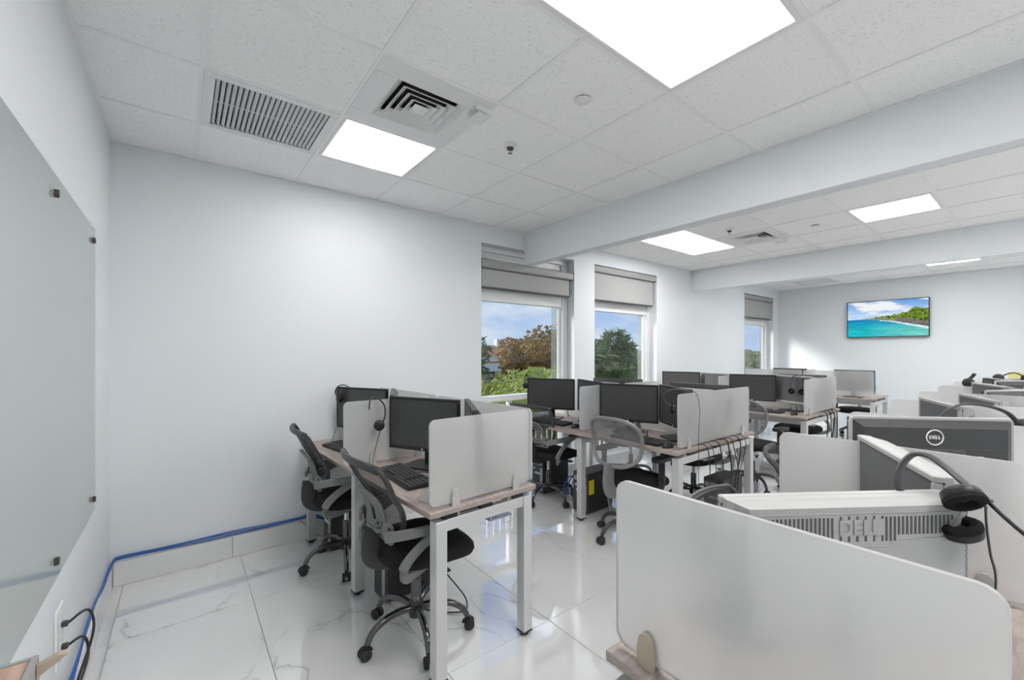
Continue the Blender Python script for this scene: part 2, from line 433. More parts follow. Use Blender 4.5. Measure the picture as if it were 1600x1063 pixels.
for (a, b, xl) in ROOMS:
    xe = [a] + [q for q in xl if a < q < b] + [b]; ye = [YR] + ylines + [YW]
    for i in range(len(xe) - 1):
        for j in range(len(ye) - 1):
            mx_, my_ = (xe[i] + xe[i + 1]) / 2, (ye[j] + ye[j + 1]) / 2
            if any(t[0] < mx_ < t[1] and t[2] < my_ < t[3] for t in taken): continue
            w, h = xe[i + 1] - xe[i], ye[j + 1] - ye[j]; key = (round(w, 3), round(h, 3))
            if key not in cmesh:
                cmesh[key] = MB().b2(.004, w - .004, .004, h - .004, .0045, .018).mesh('ceiling_tile', 'ceil_tile')
            o = bpy.data.objects.new('ceiling_tile', cmesh[key]); COL.objects.link(o); o.parent = ce; o.location = (xe[i], ye[j], CE)
    tm = {}
    for q in xe[1:-1]:
        cut = sorted((yk(t[2]), yk(t[3])) for t in LIGHTS if t[0] + .1 < q < t[1] - .1); lo = YR
        for c0, c1 in cut + [(YW, YW)]:
            MB().b2(q - .012, q + .012, lo, c0, CE, CE + .004).b2(q - .001, q + .001, lo, c0, CE + .004, CE + .035).build('grid_tee', 'tee', ce); lo = c1
    for q in ylines:
        key = (a, b)
        if key not in tm: tm[key] = MB().b2(a, b, -.012, .012, .0004, .0042).b2(a, b, -.001, .001, .004, .035).mesh('grid_tee', 'tee')
        o = bpy.data.objects.new('grid_tee', tm[key]); COL.objects.link(o); o.parent = ce; o.location = (0, q, CE)
    ang = MB().b2(a, a + .016, YR, YW, CE, CE + .003).b2(b - .016, b, YR, YW, CE, CE + .003).b2(a, b, YW - .016, YW, CE + .0002, CE + .003).b2(a, b, YR, YR + .016, CE + .0002, CE + .003)
    ang.build('wall_angle', 'tee', ce)
for (x0, x1, k0, k1, lab) in LIGHTS:
    e = tag(empty('ceiling_light', ((x0 + x1) / 2, (yk(k0) + yk(k1)) / 2, CE)), lab, 'ceiling light', 'recessed ceiling light panels')
    w, h = (x1 - x0) / 2 - .013, T / 2 - .013; fr = .022
    f = MB()
    f.b2(-w, w, -h, -h + fr, -.001, .02, .002); f.b2(-w, w, h - fr, h, -.001, .02, .002)
    f.b2(-w, -w + fr, -h + fr, h - fr, -.001, .02, .002); f.b2(w - fr, w, -h + fr, h - fr, -.001, .02, .002)
    f.build('lamp_frame', 'lamp_off', e)
    MB().b2(-w + fr, w - fr, -h + fr, h - fr, .004, .012).build('diffuser', 'lamp', e)
    MB().b2(-w, w, -h, h, .021, .06).build('housing', 'white_metal', e)
def grille(x0, x1, k0, k1, lab):
    e = tag(empty('return_grille', ((x0 + x1) / 2, (yk(k0) + yk(k1)) / 2, CE)), lab, 'air vent', 'return air grilles')
    w = T / 2 - .005; b = .045; f = MB()
    f.b2(-w, w, -w, -w + b, -.004, .006, .002); f.b2(-w, w, w - b, w, -.004, .006, .002); f.b2(-w, -w + b, -w + b, w - b, -.004, .006, .002); f.b2(w - b, w, -w + b, w - b, -.004, .006, .002)
    f.build('frame', 'white_metal', e)
    MB().b2(-w + .02, w - .02, -w + .02, w - .02, .05, .06).build('plenum', 'shade_dark', e)
    n = 22; st = (2 * w - 2 * b) / n
    sl = MB().box((0, 0, 0), (.017, 2 * w - 2 * b, .0022), 0, Matrix.Rotation(R(40), 4, 'Y')).mesh('slat', 'white_metal')
    for i in range(n):
        o = bpy.data.objects.new('slat', sl); COL.objects.link(o); o.parent = e; o.location = (-w + b + st * (i + .5), 0, .006)
    MB().b2(-w + b, w - b, -.004, .004, .012, .016).build('cross_bar', 'white_metal', e)
for q in GRILLES: grille(*q)
def air_diffuser(x0, x1, k0, k1, lab):
    e = tag(empty('air_diffuser', ((x0 + x1) / 2, (yk(k0) + yk(k1)) / 2, CE)), lab, 'air vent', 'four way air diffusers')
    w = T / 2 - .005; a = .188; f = MB()
    def ring(r0, z0, r1, z1, t=.002):
        q = lambda r_, z_: [(-r_, -r_, z_), (r_, -r_, z_), (r_, r_, z_), (-r_, r_, z_)]
        return [q(r0, z0), q(r1, z1)]
    f.b2(-w, w, -w, -a, -.004, .004, .002); f.b2(-w, w, a, w, -.004, .004, .002); f.b2(-w, -a, -a, a, -.004, .004, .002); f.b2(a, w, -a, a, -.004, .004, .002)
    f.build('face_plate', 'white_metal', e)
    MB().b2(-a, a, -a, a, .055, .06).build('duct_opening', 'duct', e)
    for r0 in (.186, .147, .108, .070):
        r = MB()
        q = lambda r_, z_: [(-r_, -r_, z_), (r_, -r_, z_), (r_, r_, z_), (-r_, r_, z_)]
        r.loft([q(r0 - .033, .022), q(r0, -.006), q(r0 + .002, -.003), q(r0 - .031, .025)], caps=False, smooth=False)
        r.add(q(r0 - .031, .025) + q(r0 - .033, .022), [(0, 1, 5, 4), (1, 2, 6, 5), (2, 3, 7, 6), (3, 0, 4, 7)])
        r.build('louver_ring', 'white_metal', e)
    MB().b2(-.04, .04, -.04, .04, -.002, .002, .001).build('centre_plate', 'white_metal', e)
    d = MB()
    d.box((.262, -.19, -.012), (.075, .11, .002), 0, Matrix.Rotation(R(6), 4, 'Y')); d.b2(.205, .30, -.246, -.244, -.03, -.004)
    d.build('deflector', 'white_gloss', e)
for q in DIFFS: air_diffuser(*q)
def sprinkler(x, y, lab):
    e = tag(empty('fire_sprinkler', (x, y, CE)), lab, 'sprinkler', 'pendant sprinkler heads')
    MB().lathe([(.0, .006), (.045, .006), (.045, -.002), (.034, -.012), (.030, -.016), (.0, -.016)], 24).build('escutcheon', 'white_metal', e)
    MB().lathe([(0, -.012), (.022, -.012), (.021, -.026), (.012, -.032), (.0, -.032)], 20).build('body', 'dark_metal', e)
    f = MB()
    for s in (-1, 1): f.tube([(s * .012, 0, -.028), (s * .016, 0, -.038), (s * .005, 0, -.05)], .0025, 6)
    f.build('frame_arms', 'chrome', e)
    MB().lathe([(0, -.051), (.014, -.051), (.014, -.049), (0, -.049)], 16).build('deflector', 'chrome', e)
sprinkler(1.603, 2.125, 'small chrome fire sprinkler beside the first beam side of the nearer ceiling')
sprinkler(4.50, 2.13, 'small fire sprinkler beside the diffuser past the first beam')
for x, y, lab in ((1.605, 1.509, 'round white cover disc in the nearest ceiling tiles'), (5.06, 1.52, 'round white cover disc in the ceiling between the beams')):
    e = tag(empty('cover_disc', (x, y, CE)), lab, 'cover disc', 'round ceiling cover discs')
    MB().lathe([(0, -.006), (.040, -.006), (.043, -.004), (.043, -.002), (0, -.002)], 28).build('cap', 'white_metal', e)
    MB().lathe([(0, .006), (.035, .006), (.035, -.002), (0, -.002)], 24).build('cup', 'shade_dark', e)

# ------------------------------------------------------------------ windows and roller shades
GYW = YW + .15
def window(i, x0, x1):
    e = struct(empty('window_%d' % i, ((x0 + x1) / 2, GYW, WZ0)), 'tall white framed window')
    X0, X1 = x0 - e.location.x, x1 - e.location.x; h = WZ1 - WZ0; t = TRANSOM - WZ0
    f = MB()
    f.b2(X0, X0 + .035, -.03, .05, 0, h, .003); f.b2(X1 - .09, X1, -.03, .05, 0, h, .003)
    f.b2(X0, X1, -.03, .05, 0, .05, .003); f.b2(X0, X1, -.03, .05, h - .05, h, .003)
    f.build('window_frame', 'win_frame', e)
    g = MB()
    for k in range(3): g.b2(X1 - .085 + k * .028, X1 - .075 + k * .028, -.042, -.03, .0, h, .002)
    g.b2(X1 - .12, X1 - .09, .0, .03, t, 2.0 - WZ0, .002)
    g.build('jamb_profile', 'win_frame', e)
    MB().b2(X0, X1, -.05, .05, t - .03, t + .03, .003).build('transom', 'win_frame', e)
    MB().b2(X0, X1, -.02, .05, 1.99 - WZ0, 2.12 - WZ0, .003).build('head_rail', 'win_frame', e)
    MB().b2(X0 + .03, X1 - .03, .005, .02, 2.10 - WZ0, h - .03).build('upper_panel', 'white_metal', e)
    MB().b2(X0 + .03, X1 - .03, -.006, .006, 2.44 - WZ0, 2.46 - WZ0, .002).build('panel_batten', 'win_frame', e)
    MB().b2(X0 + .03, X1 - .09, .012, .018, t + .02, 2.0 - WZ0).build('pane', 'glass', e)
    MB().b2(X0 + .03, X1 - .09, .012, .018, .03, t - .02).build('pane', 'glass', e)
    MB().b2(X1 - .21, X1 - .10, .024, .030, t + .02, 2.0 - WZ0).build('pane', 'glass_haze', e)
    MB().b2(X0 + .45, X0 + .49, -.02, .04, .03, t - .02, .002).build('mullion', 'win_frame', e)
for i, (a, b) in enumerate(WINS): window(i + 1, a, b)
def shade(x0, x1, ztop, zbot, lab):
    e = tag(empty('roller_shade', ((x0 + x1) / 2, YW + .045, zbot)), lab, 'roller shade', 'grey roller shades')
    w = (x1 - x0) / 2 - .006; h = ztop - zbot
    MB().prism(rrect(-.042, .042, h - .085, h, .018, 3), -w, w, Matrix(((0, 0, 1, 0), (1, 0, 0, 0), (0, 1, 0, 0), (0, 0, 0, 1)))).build('cassette', 'shade_box', e)
    MB().b2(-w + .02, w - .05, -.012, -.008, .018, h - .05).build('shade_fabric', 'shade', e)
    MB().b2(-w + .015, w - .045, -.02, .0, 0, .02, .004).build('bottom_bar', 'shade_dark', e)
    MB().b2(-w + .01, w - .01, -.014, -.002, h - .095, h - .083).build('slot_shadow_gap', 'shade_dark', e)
    for s in (-1, 1): MB().b2(s * w - .004, s * w + .004, -.044, .044, h - .088, h + .002, .003).build('end_cap', 'charcoal', e)
    ch = MB().tube(curve_pts([(w - .02, -.02, h - .06), (w - .03, -.022, .22), (w - .018, -.022, .03), (w - .008, -.02, .2), (w - .012, -.02, h - .06)], 5), .0022, 5)
    ch.build('pull_chain', 'mid_plastic', e)
shade(WINS[0][0], WINS[0][1], 2.40, 2.105, 'grey roller shade of the window crossed by the ceiling beam')
shade(WINS[1][0], WINS[1][1], 2.555, 2.105, 'grey roller shade of the middle window')
shade(WINS[2][0], WINS[2][1], 2.555, 2.105, 'grey roller shade of the farthest window')
# ------------------------------------------------------------------ television, glass board, outlet, wall cables
def television():
    y0, y1, z0, z1 = 1.285, 2.42, 1.715, 2.375
    w, h = y1 - y0, z1 - z0
    e = tag(empty('television', (XF - .05, (y0 + y1) / 2, z0)), 'flat television on the far wall showing a tropical beach', 'television')
    W2 = w / 2
    MB().b2(-.02, .018, -W2, W2, 0, h, .004).build('body', 'tv_black', e)
    MB().b2(.018, .05, -.2, .2, .18, .45).build('wall_mount', 'charcoal', e)
    b = .012; f = MB()
    f.b2(-.024, -.019, -W2, W2, 0, b); f.b2(-.024, -.019, -W2, W2, h - b, h); f.b2(-.024, -.019, -W2, -W2 + b, b, h - b); f.b2(-.024, -.019, W2 - b, W2, b, h - b)
    f.build('bezel', 'tv_black', e)
    nx, nz = 150, 86; vv = []; cc = []
    def fb(x, y, o=5): return mnoise.fractal(Vector((x, y, 3.7)), 1.0, 2.0, o)
    def paint(u, t):      # u 0..1 left to right, t 0..1 bottom to top
        hor = .50
        sky = Vector((.12, .34, .80)).lerp(Vector((.50, .70, .94)), max(0, min(1, 1.25 - (t - hor) / .42)))
        cl = fb(u * 3.2 + 1, t * 7) * .9 + (.42 - abs(t - .68)) * 1.1 - .14
        col = sky.lerp(Vector((.93, .95, .98)), max(0, min(1, cl * 2.2)))
        land = hor + .01 + max(0, (u - .20)) * .12 + max(0, u - .33) * .17
        land += .035 * fb(u * 26, 2.2, 4) * (1 if u > .3 else .3) + (.09 * math.exp(-((u - .86) / .09) ** 2))
        shore = hor - .02 - max(0, u - .28) * .13 - max(0, u - .55) * .30
        if t < hor:
            dp = (hor - t) / hor
            col = Vector((.01, .22, .50)).lerp(Vector((.02, .52, .58)), min(1, dp * 1.6))
            col = col.lerp(Vector((.20, .68, .62)), max(0, min(1, (u - .25) * 1.5)) * min(1, dp * 1.5))
            col *= 1 + .25 * fb(u * 5, t * 26)
        if u > .18 and t < land and t > shore:
            q = fb(u * 40, t * 46, 5)
            col = Vector((.06, .16, .02)).lerp(Vector((.30, .42, .05)), max(0, min(1, .45 + q)))
            if q < -.28: col = Vector((.02, .04, .02))
            if t < shore + .05 + .05 * max(0, u - .5): col = col.lerp(Vector((.38, .30, .24)), .65)
            if u > .62 and t < shore + .13: col = Vector((.11, .10, .10)).lerp(Vector((.30, .26, .24)), max(0, min(1, .5 + q)))
        surf = shore - .012 - .05 * max(0, u - .4)
        if u > .42 and abs(t - surf) < .011 + .022 * max(0, u - .4) + .008 * fb(u * 20, t * 8): col = Vector((.88, .93, .93))
        return (max(0, col[0]), max(0, col[1]), max(0, col[2]), 1)
    for j in range(nz + 1):
        for i in range(nx + 1):
            u, t = i / nx, j / nz
            vv.append((-.0205, W2 - b - u * (w - 2 * b), b + t * (h - 2 * b))); cc.append(paint(u, t))
    ff = [(j * (nx + 1) + i, j * (nx + 1) + i + 1, (j + 1) * (nx + 1) + i + 1, (j + 1) * (nx + 1) + i) for j in range(nz) for i in range(nx)]
    m = bpy.data.materials.new('tv_picture'); m.use_nodes = True; t_ = m.node_tree; t_.nodes.clear()
    at = N(t_, 'ShaderNodeVertexColor'); at.layer_name = 'picture'
    em = N(t_, 'ShaderNodeEmission'); em.inputs[1].default_value = .95; out = N(t_, 'ShaderNodeOutputMaterial')
    t_.links.new(at.outputs[0], em.inputs[0]); t_.links.new(em.outputs[0], out.inputs[0])
    o = MB().add(vv, ff).build('screen', m, e)
    ca = o.data.color_attributes.new('picture', 'FLOAT_COLOR', 'POINT')
    for i, c in enumerate(cc): ca.data[i].color = c
television()

def glass_board():
    y0, y1, z0, z1 = .42, 2.765, .722, 2.012
    xp = XL + .028
    e = tag(empty('glass_board', (xp, (y0 + y1) / 2, z0)), 'large grey glass writing board on the left wall', 'board')
    w, h = (y1 - y0) / 2, z1 - z0
    MB().b2(-.004, .004, -w, w, 0, h, .0015).build('glass_panel', 'board', e)
    for yy in (w - .075, w - .075 - .725, w - .075 - 1.45, -w + .075):
        for zz in (.065, h - .065):
            MB().lathe([(0, -.024), (.010, -.024), (.010, .004), (.013, .005), (.013, .013), (.011, .015), (0, .015)], 14, (0, yy, zz), 'x').build('standoff', 'dark_metal', e)
glass_board()

def outlet():
    e = tag(empty('wall_outlet', (XL, 2.20, .34)), 'white wall outlet with black plugs below the glass board', 'outlet')
    MB().b2(0, .008, -.055, .055, 0, .205, .003).build('cover_plate', 'white_gloss', e)
    for z in (.06, .14):
        MB().b2(.008, .011, -.020, .020, z - .018, z + .018, .001).build('socket', 'white_metal', e)
        MB().b2(.011, .028, -.009, .009, z - .009, z + .009, .002).build('plug', 'charcoal', e)
outlet()
def cable(pts, r, m, label, group=None, name='cable', n=6, sec=6):
    o = MB().tube(curve_pts([Vector(q) - Vector(pts[0]) for q in pts], n), r, sec).build(name, m); o.location = pts[0]
    return tag(o, label, 'cable', group)
cable([(XL + .027, 2.20, .48), (XL + .075, 2.22, .50), (XL + .09, 2.21, .42), (XL + .06, 2.12, .30), (XL + .03, 1.98, .18), (XL + .03, 1.9, .03)], .0045, 'black', 'black power cord looping down from the upper outlet socket')
cable([(XL + .027, 2.20, .40), (XL + .065, 2.21, .41), (XL + .078, 2.19, .34), (XL + .05, 2.10, .22), (XL + .045, 1.95, .10), (XL + .05, 1.86, .02)], .0045, 'black', 'black power cord looping down from the lower outlet socket')
cable([(XL + .02, 1.4, .20), (XL + .02, 1.9, .21), (XL + .02, 2.05, .33), (XL + .02, 1.95, .37), (XL + .02, 1.9, .22)], .004, 'white_cable', 'thin white cord curled beside the outlet')
for k, (dx, dz, amp) in enumerate(((.010, .004, .004), (.016, .012, .007), (.011, .019, .010))):
    random.seed(40 + k)
    P = [(XL + dx, .2, .165 + dz)]
    y = .5
    while y < 3.45: P.append((XL + dx + random.uniform(0, .006), y, .162 + dz + .055 * math.exp(-((y - 2.75) / .5) ** 2) + random.uniform(-amp, amp))); y += .22
    P += [(XL + dx + .008, 3.55, .165 + dz), (XL + .05, YW - dx - .008, .166 + dz)]
    x = -.1
    while x < .72: P.append((x, YW - dx - random.uniform(0, .006), .160 + dz + random.uniform(-amp, amp))); x += .2
    P += [(.78, YW - .03, .16 + dz * 2), (.90, YW - .06, .12), (1.0, YW - .06, .02)]
    cable(P, .0042, 'blue_cable', ['lowest blue network cable of the bundle along the baseboard', 'middle blue network cable of the bundle along the baseboard', 'topmost blue network cable of the bundle along the baseboard'][k], 'blue cable bundle along the baseboard', 'network_cable', 4)
cable([(.70, YW - .02, .16), (.75, YW - .025, .11), (.82, YW - .05, .03), (.9, YW - .1, .006)], .003, 'grey_cable', 'thin grey cable dropping from the blue bundle to the floor')
# low stand in the lower left corner
e = tag(empty('wall_stand', (XL + .105, .80, 0)), 'grey metal framed wooden stand at the lower left corner', 'stand')
for sx in (-.047, .047):
    for sy in (-.24, .24): MB().b2(sx - .009, sx + .009, sy - .009, sy + .009, 0, .918, .002).build('post', 'mid_plastic', e)
f = MB(); f.b2(-.055, .055, .241, .249, .915, .947, .001); f.b2(-.055, .055, -.249, -.241, .915, .947, .001); f.b2(-.055, -.047, -.241, .241, .915, .947); f.b2(.047, .055, -.241, .241, .915, .947)
f.build('top_rail', 'mid_plastic', e)
MB().b2(-.046, .046, -.240, .240, .920, .9455, .001).build('wooden_top', 'wood_brown', e)
MB().b2(-.037, .037, -.232, .232, .30, .32, .002).build('shelf', 'wood_brown', e)
MB().prism([(.056, .92), (.08, .936), (.092, .945), (.08, .947), (.056, .938)], .225, .24, Matrix(((1, 0, 0, 0), (0, 0, 1, 0), (0, 1, 0, 0), (0, 0, 0, 1)))).build('bracket', 'beige', e)

# ------------------------------------------------------------------ desks
TOP = .76
def bench(name, loc, rz, depth, length, nb, label, along='y', wood='wood', double=False, mid_frames=True):
    """local x = depth, local y = run; nb bays along y"""
    e = tag(empty(name, loc, rz), label, 'desk')
    L = length / nb; lw = .055
    halves = [(0, depth / 2 - .003), (depth / 2 + .003, depth)] if double else [(0, depth)]
    for (a, b) in halves:
        for i in range(nb):
            o = MB().b2(a, b, i * L + .001, (i + 1) * L - .001, TOP - .025, TOP, .0025).build('tabletop', wood, e)
            MB().lathe([(0, TOP - .0005), (.03, TOP - .0005), (.03, TOP + .002), (.027, TOP + .003), (0, TOP + .003)], 20, ((b - .10) if a == 0 else (a + .10), (i + .5) * L - .12, 0)).build('grommet', 'charcoal', o)
    frames = [.028] + ([i * L for i in range(1, nb)] if mid_frames else []) + [length - .028]
    x0, x1 = .03, depth - .03
    for k, y in enumerate(frames):
        MB().b2(x0 + lw, x1 - lw, y - .02, y + .02, .662, .712, .002).build('end_rail', 'steel', e)
        for xx in (x0 + lw / 2, x1 - lw / 2):
            lg = MB().b2(xx - lw / 2, xx + lw / 2, y - .0275, y + .0275, .018, .712, .002).build('leg', 'steel', e)
            MB().b2(xx - .030, xx + .030, y - .030, y + .030, .014, .024, .002).lathe([(0, 0), (.021, 0), (.021, .012), (.012, .016), (0, .016)], 12, (xx, y, 0)).build('foot', 'black', lg)
        sp = MB()
        for q in (.18, .5, .82): sp.b2(depth * q - .035, depth * q + .035, y - .012, y + .012, .712, .735)
        sp.build('spacer', 'black', e)
    rl = [x0 + .12, x1 - .12]
    for xx in rl: MB().b2(xx - .02, xx + .02, frames[0], frames[-1], .700, .732, .002).build('long_rail', 'steel', e)
    tq = depth * (.5 if double else .74)
    MB().b2(tq - .07, tq + .07, frames[0] + .06, frames[-1] - .06, .60, .606).b2(tq - .07, tq - .065, frames[0] + .06, frames[-1] - .06, .606, .66).build('cable_tray', 'steel', e)
    return e
A_LOC, A_RZ = (.817, 1.644, 0), R(3.2)
bench('desk', A_LOC, A_RZ, .62, 1.92, 2, 'single row wood desk along the blank wall nearest the glass board')
D2 = (2.625, 1.60, 0); D3 = (5.10, 1.62, 0); D4 = (7.86, 1.62, 0)
bench('desk', D2, 0, 1.22, 1.88, 2, 'double sided wood desk in front of the first two windows, cables hanging from its end', double=True)
bench('desk', D3, 0, 1.16, 1.88, 2, 'double sided wood desk behind the one with cables at its end', double=True)
bench('desk', D4, 0, .86, 1.88, 2, 'desk farthest away, standing before the far wall', mid_frames=False)
FGX = [.76, 1.70, 2.60, 3.48, 4.36, 5.26, 6.16, 7.05]
bench('desk', (FGX[0], .645, 0), R(-90), .64, FGX[-1] - FGX[0], 7, 'long desk row in the right foreground with a dividing panel at each seat', wood='wood')

# ------------------------------------------------------------------ frosted privacy panels with clips
def panel(loc, rz, length, label, clips=None, both=True, group='frosted desk panels', z0=.775, z1=1.152, rad=.028, clipm='clip'):
    """panel runs along local +x from loc, thickness along y"""
    e = tag(empty('privacy_panel', (loc[0], loc[1], z0), rz), label, 'desk panel', group)
    h = z1 - z0; t = .0055
    pl = rrect(0, length, 0, h, rad, 5)
    MB().prism(pl, -t, t, Matrix(((1, 0, 0, 0), (0, 0, 1, 0), (0, 1, 0, 0), (0, 0, 0, 1)))).build('frosted_sheet', 'frost', e)
    for q in (clips if clips is not None else (.22, .80)):
        x = q * length if q <= 1 else q
        prof = [(-.020, -.015), (.020, -.015), (.020, .03), (.015, .052), (.006, .060), (-.006, .060), (-.015, .052), (-.020, .03)]
        c = MB(); mx = Matrix(((1, 0, 0, x), (0, 0, 1, 0), (0, 1, 0, 0), (0, 0, 0, 1)))
        c.prism(prof, t + .0006, t + .010, mx); c.prism(prof, -t - .010, -t - .0006, mx)
        c.build('clip', clipm, e)
    return e
ca, sa = math.cos(A_RZ), math.sin(A_RZ)
def la(x, y): return (A_LOC[0] + x * ca - y * sa, A_LOC[1] + x * sa + y * ca)
panel(la(.012, .028), A_RZ, .575, 'frosted end panel on the near end of the wall side desk', (.22, .84))
panel(la(-.025, .96), A_RZ, .57, 'frosted panel between the two seats of the wall side desk, headset on it', (.30, .84))
panel(la(.60, .015), A_RZ + R(90), .93, 'frosted back panel of the nearer seat of the wall side desk')
panel(la(.60, .965), A_RZ + R(90), .93, 'frosted back panel of the farther seat of the wall side desk')
x, y = D2[0], D2[1]
panel((x + .06, y + .026), 0, 1.09, 'wide frosted end panel above the hanging cables', (.12, .88))
panel((x + .03, y + .93), 0, .55, 'frosted panel between the two screens facing the wall side desk', (.30, .84))
panel((x + .65, y + .94), 0, .52, 'frosted panel between the rear seats of the desk with hanging cables')
panel((x + .61, y + .04), R(90), .89, 'frosted spine panel on the near half of the desk with hanging cables')
panel((x + .61, y + .96), R(90), .89, 'frosted spine panel on the window half of the desk with hanging cables')
x, y = D3[0], D3[1]
panel((x + .05, y + .026), 0, 1.04, 'frosted end panel of the second double desk, headset beside it', (.12, .88))
panel((x + .03, y + .94), 0, .52, 'frosted panel between the front seats of the second double desk')
panel((x + .62, y + .94), 0, .50, 'frosted panel between the rear seats of the second double desk')
panel((x + .58, y + .04), R(90), .89, 'frosted spine panel on the near half of the second double desk')
panel((x + .58, y + .96), R(90), .89, 'frosted spine panel on the window half of the second double desk')
x, y = D4[0], D4[1]
panel((x + .08, y + .02), R(90), .90, 'frosted panel on the near half of the farthest desk')
panel((x + .08, y + .95), R(90), .90, 'frosted panel on the window half of the farthest desk')
panel((x + .10, y + .94), 0, .56, 'frosted panel across the middle of the farthest desk')
fgl = ['large frosted end panel filling the lower right foreground', 'second frosted panel of the foreground row, behind the white backed monitor', 'third frosted panel of the foreground row, behind the dark backed monitor',
       'fourth frosted panel of the foreground row', 'fifth frosted panel of the foreground row', 'sixth frosted panel of the foreground row', 'seventh frosted panel of the foreground row', 'last frosted panel of the foreground row near the far wall']
for i, q in enumerate(FGX):
    xx = q + (.035 if i == 0 else (.04 if i == 1 else .0))
    if i == len(FGX) - 1: xx -= .03
    panel((xx, .636), R(-90), .605, fgl[i], (.14, .86), clipm='beige' if i == 0 else 'clip', rad=.03)

# ------------------------------------------------------------------ monitors
def monitor(kind):
    """screen faces local -x, stands on z = 0; width along y. kinds: black, light, dell"""
    w, h, zb = .255, .318, .095
    e = proto(empty('monitor'))
    front = {'black': 'black', 'light': 'lt_plastic', 'dell': 'black'}[kind]
    back = {'black': 'dk_back', 'light': 'lt_plastic', 'dell': 'dk_back'}[kind]
    b = .016
    f = MB()
    f.b2(-.012, .010, -w, w, zb, zb + b + .006, .003); f.b2(-.012, .010, -w, w, zb + h - b, zb + h, .003)
    f.b2(-.012, .010, -w, -w + b, zb + b, zb + h - b, .003); f.b2(-.012, .010, w - b, w, zb + b, zb + h - b, .003)
    f.build('bezel', front, e)
    MB().b2(-.0085, .008, -w + b - .002, w - b + .002, zb + b + .003, zb + h - b + .002).build('screen', 'screen' if kind != 'light' else 'screen_g', e)
    MB().b2(-.0135, -.012, -.006, .006, zb + .006, zb + .014).build('power_mark', 'ink_white', e)
    q = lambda x_, m_, k_: [(x_, -w + m_, zb + m_ * k_), (x_, w - m_, zb + m_ * k_), (x_, w - m_, zb + h - m_), (x_, -w + m_, zb + h - m_)]
    q2 = lambda x_, m_, t_: [(x_, -w + m_, zb + m_ * 2), (x_, w - m_, zb + m_ * 2), (x_, w - m_, zb + h - t_), (x_, -w + m_, zb + h - t_)]
    if kind == 'light':
        bk = MB().loft([q(.008, .001, 1), q(.022, .002, 1), q2(.030, .012, .005), q2(.056, .030, .010)], smooth=False).build('back_cover', back, e)
    else:
        bk = MB().loft([q(.008, .001, 1), q(.016, .002, 1), q(.038, .030, 1.2)], smooth=False).build('back_cover', back, e)
        MB().loft([[(.034, -.10, zb + .08), (.034, .10, zb + .08), (.034, .10, zb + .22), (.034, -.10, zb + .22)], [(.056, -.085, zb + .09), (.056, .085, zb + .09), (.056, .085, zb + .20), (.056, -.085, zb + .20)]], smooth=False).build('rear_housing', back, e)
    # stand
    MB().b2(.045, .075, -.028, .028, .012, zb + .15, .004).build('stand_neck', 'black' if kind != 'light' else 'mid_plastic', e)
    MB().prism(rrect(-.075, .115, -.115, .115, .025, 4), 0.0005, .012).build('stand_base', 'black', e)
    MB().b2(.022, .03, .12, .16, zb + .02, zb + .05).build('cable_port', 'charcoal', bk)
    def slope_frame(yc, zc, xo):   # frame on the sloping back cover: right = local -y seen from behind
        return Matrix.Translation((xo, yc, zc)) @ Matrix(((0, 0, 1, 0), (1, 0, 0, 0), (0, 1, 0, 0), (0, 0, 0, 1)))
    if kind == 'light':
        X = .0565; zt = zb + h - .012; s = MB(); ol = MB()
        n = 46
        for i in range(n):
            yy = -w + .058 + (2 * w - .116) * i / (n - 1); hh = .030
            if abs(yy) < .052: 
                if i % 2 == 0: s.b2(X - .001, X + .0006, yy - .0017, yy + .0017, zt - .066, zt - .055); s.b2(X - .001, X + .0006, yy - .0017, yy + .0017, zt - .022, zt - .016)
                continue
            lo = zt - .054 if abs(yy) > .075 else zt - .066
            edge = min(1.0, (w - .05 - abs(yy)) / .03)
            s.b2(X - .001, X + .0006, yy - .0019, yy + .0019, zt - .018 - (zt - .018 - lo) * max(.2, edge), zt - .018)
        so = s.build('vent_slots', 'slot', bk); so['kind'] = 'stuff'
        P = [(-w + .038, zt - .010), (w - .038, zt - .010), (w - .072, zt - .062), (.082, zt - .062), (.066, zt - .076), (-.066, zt - .076), (-.082, zt - .062), (-w + .072, zt - .062)]
        ol.tube([(X + .0002, a, b_) for a, b_ in P], .0011, 4, closed=True)
        ol.build('vent_outline', 'mid_plastic', bk)
        text_mesh('DELL', .040, .0025, 'maker_mark', 'lt_plastic', bk, slope_frame(0, zt - .039, X + .0008))
        rb = MB(); sp_ = MB(); nr = 20
        for sgn in (-1, 1):
            Y = lambda x_: sgn * (w - .0015 - .0305 * max(0, x_ - .012) / .044)
            sp_.add([(.004, Y(.004) + sgn * .0022, zb + .02), (.055, Y(.055) + sgn * .0022, zb + .075), (.055, Y(.055) + sgn * .0022, zb + h - .03), (.004, Y(.004) + sgn * .0022, zb + h - .012),
                     (.004, Y(.004) - sgn * .006, zb + .02), (.055, Y(.055) - sgn * .006, zb + .075), (.055, Y(.055) - sgn * .006, zb + h - .03), (.004, Y(.004) - sgn * .006, zb + h - .012)],
                    [(0, 1, 2, 3), (4, 5, 6, 7), (0, 1, 5, 4), (1, 2, 6, 5), (2, 3, 7, 6), (3, 0, 4, 7)])
            for i in range(nr):
                z = zb + .06 + (h - .11) * i / (nr - 1); y0, y1 = Y(.014), Y(.054)
                o_ = sgn * .0045
                rb.add([(.014, y0, z), (.054, y1, z + .012), (.054, y1, z + .0065), (.014, y0, z - .0055), (.014, y0 + o_, z), (.054, y1 + o_, z + .012), (.054, y1 + o_, z + .0065), (.014, y0 + o_, z - .0055)],
                       [(0, 1, 2, 3), (4, 5, 6, 7), (0, 1, 5, 4), (1, 2, 6, 5), (2, 3, 7, 6), (3, 0, 4, 7)])
        sp_.build('side_panel', 'black', bk)
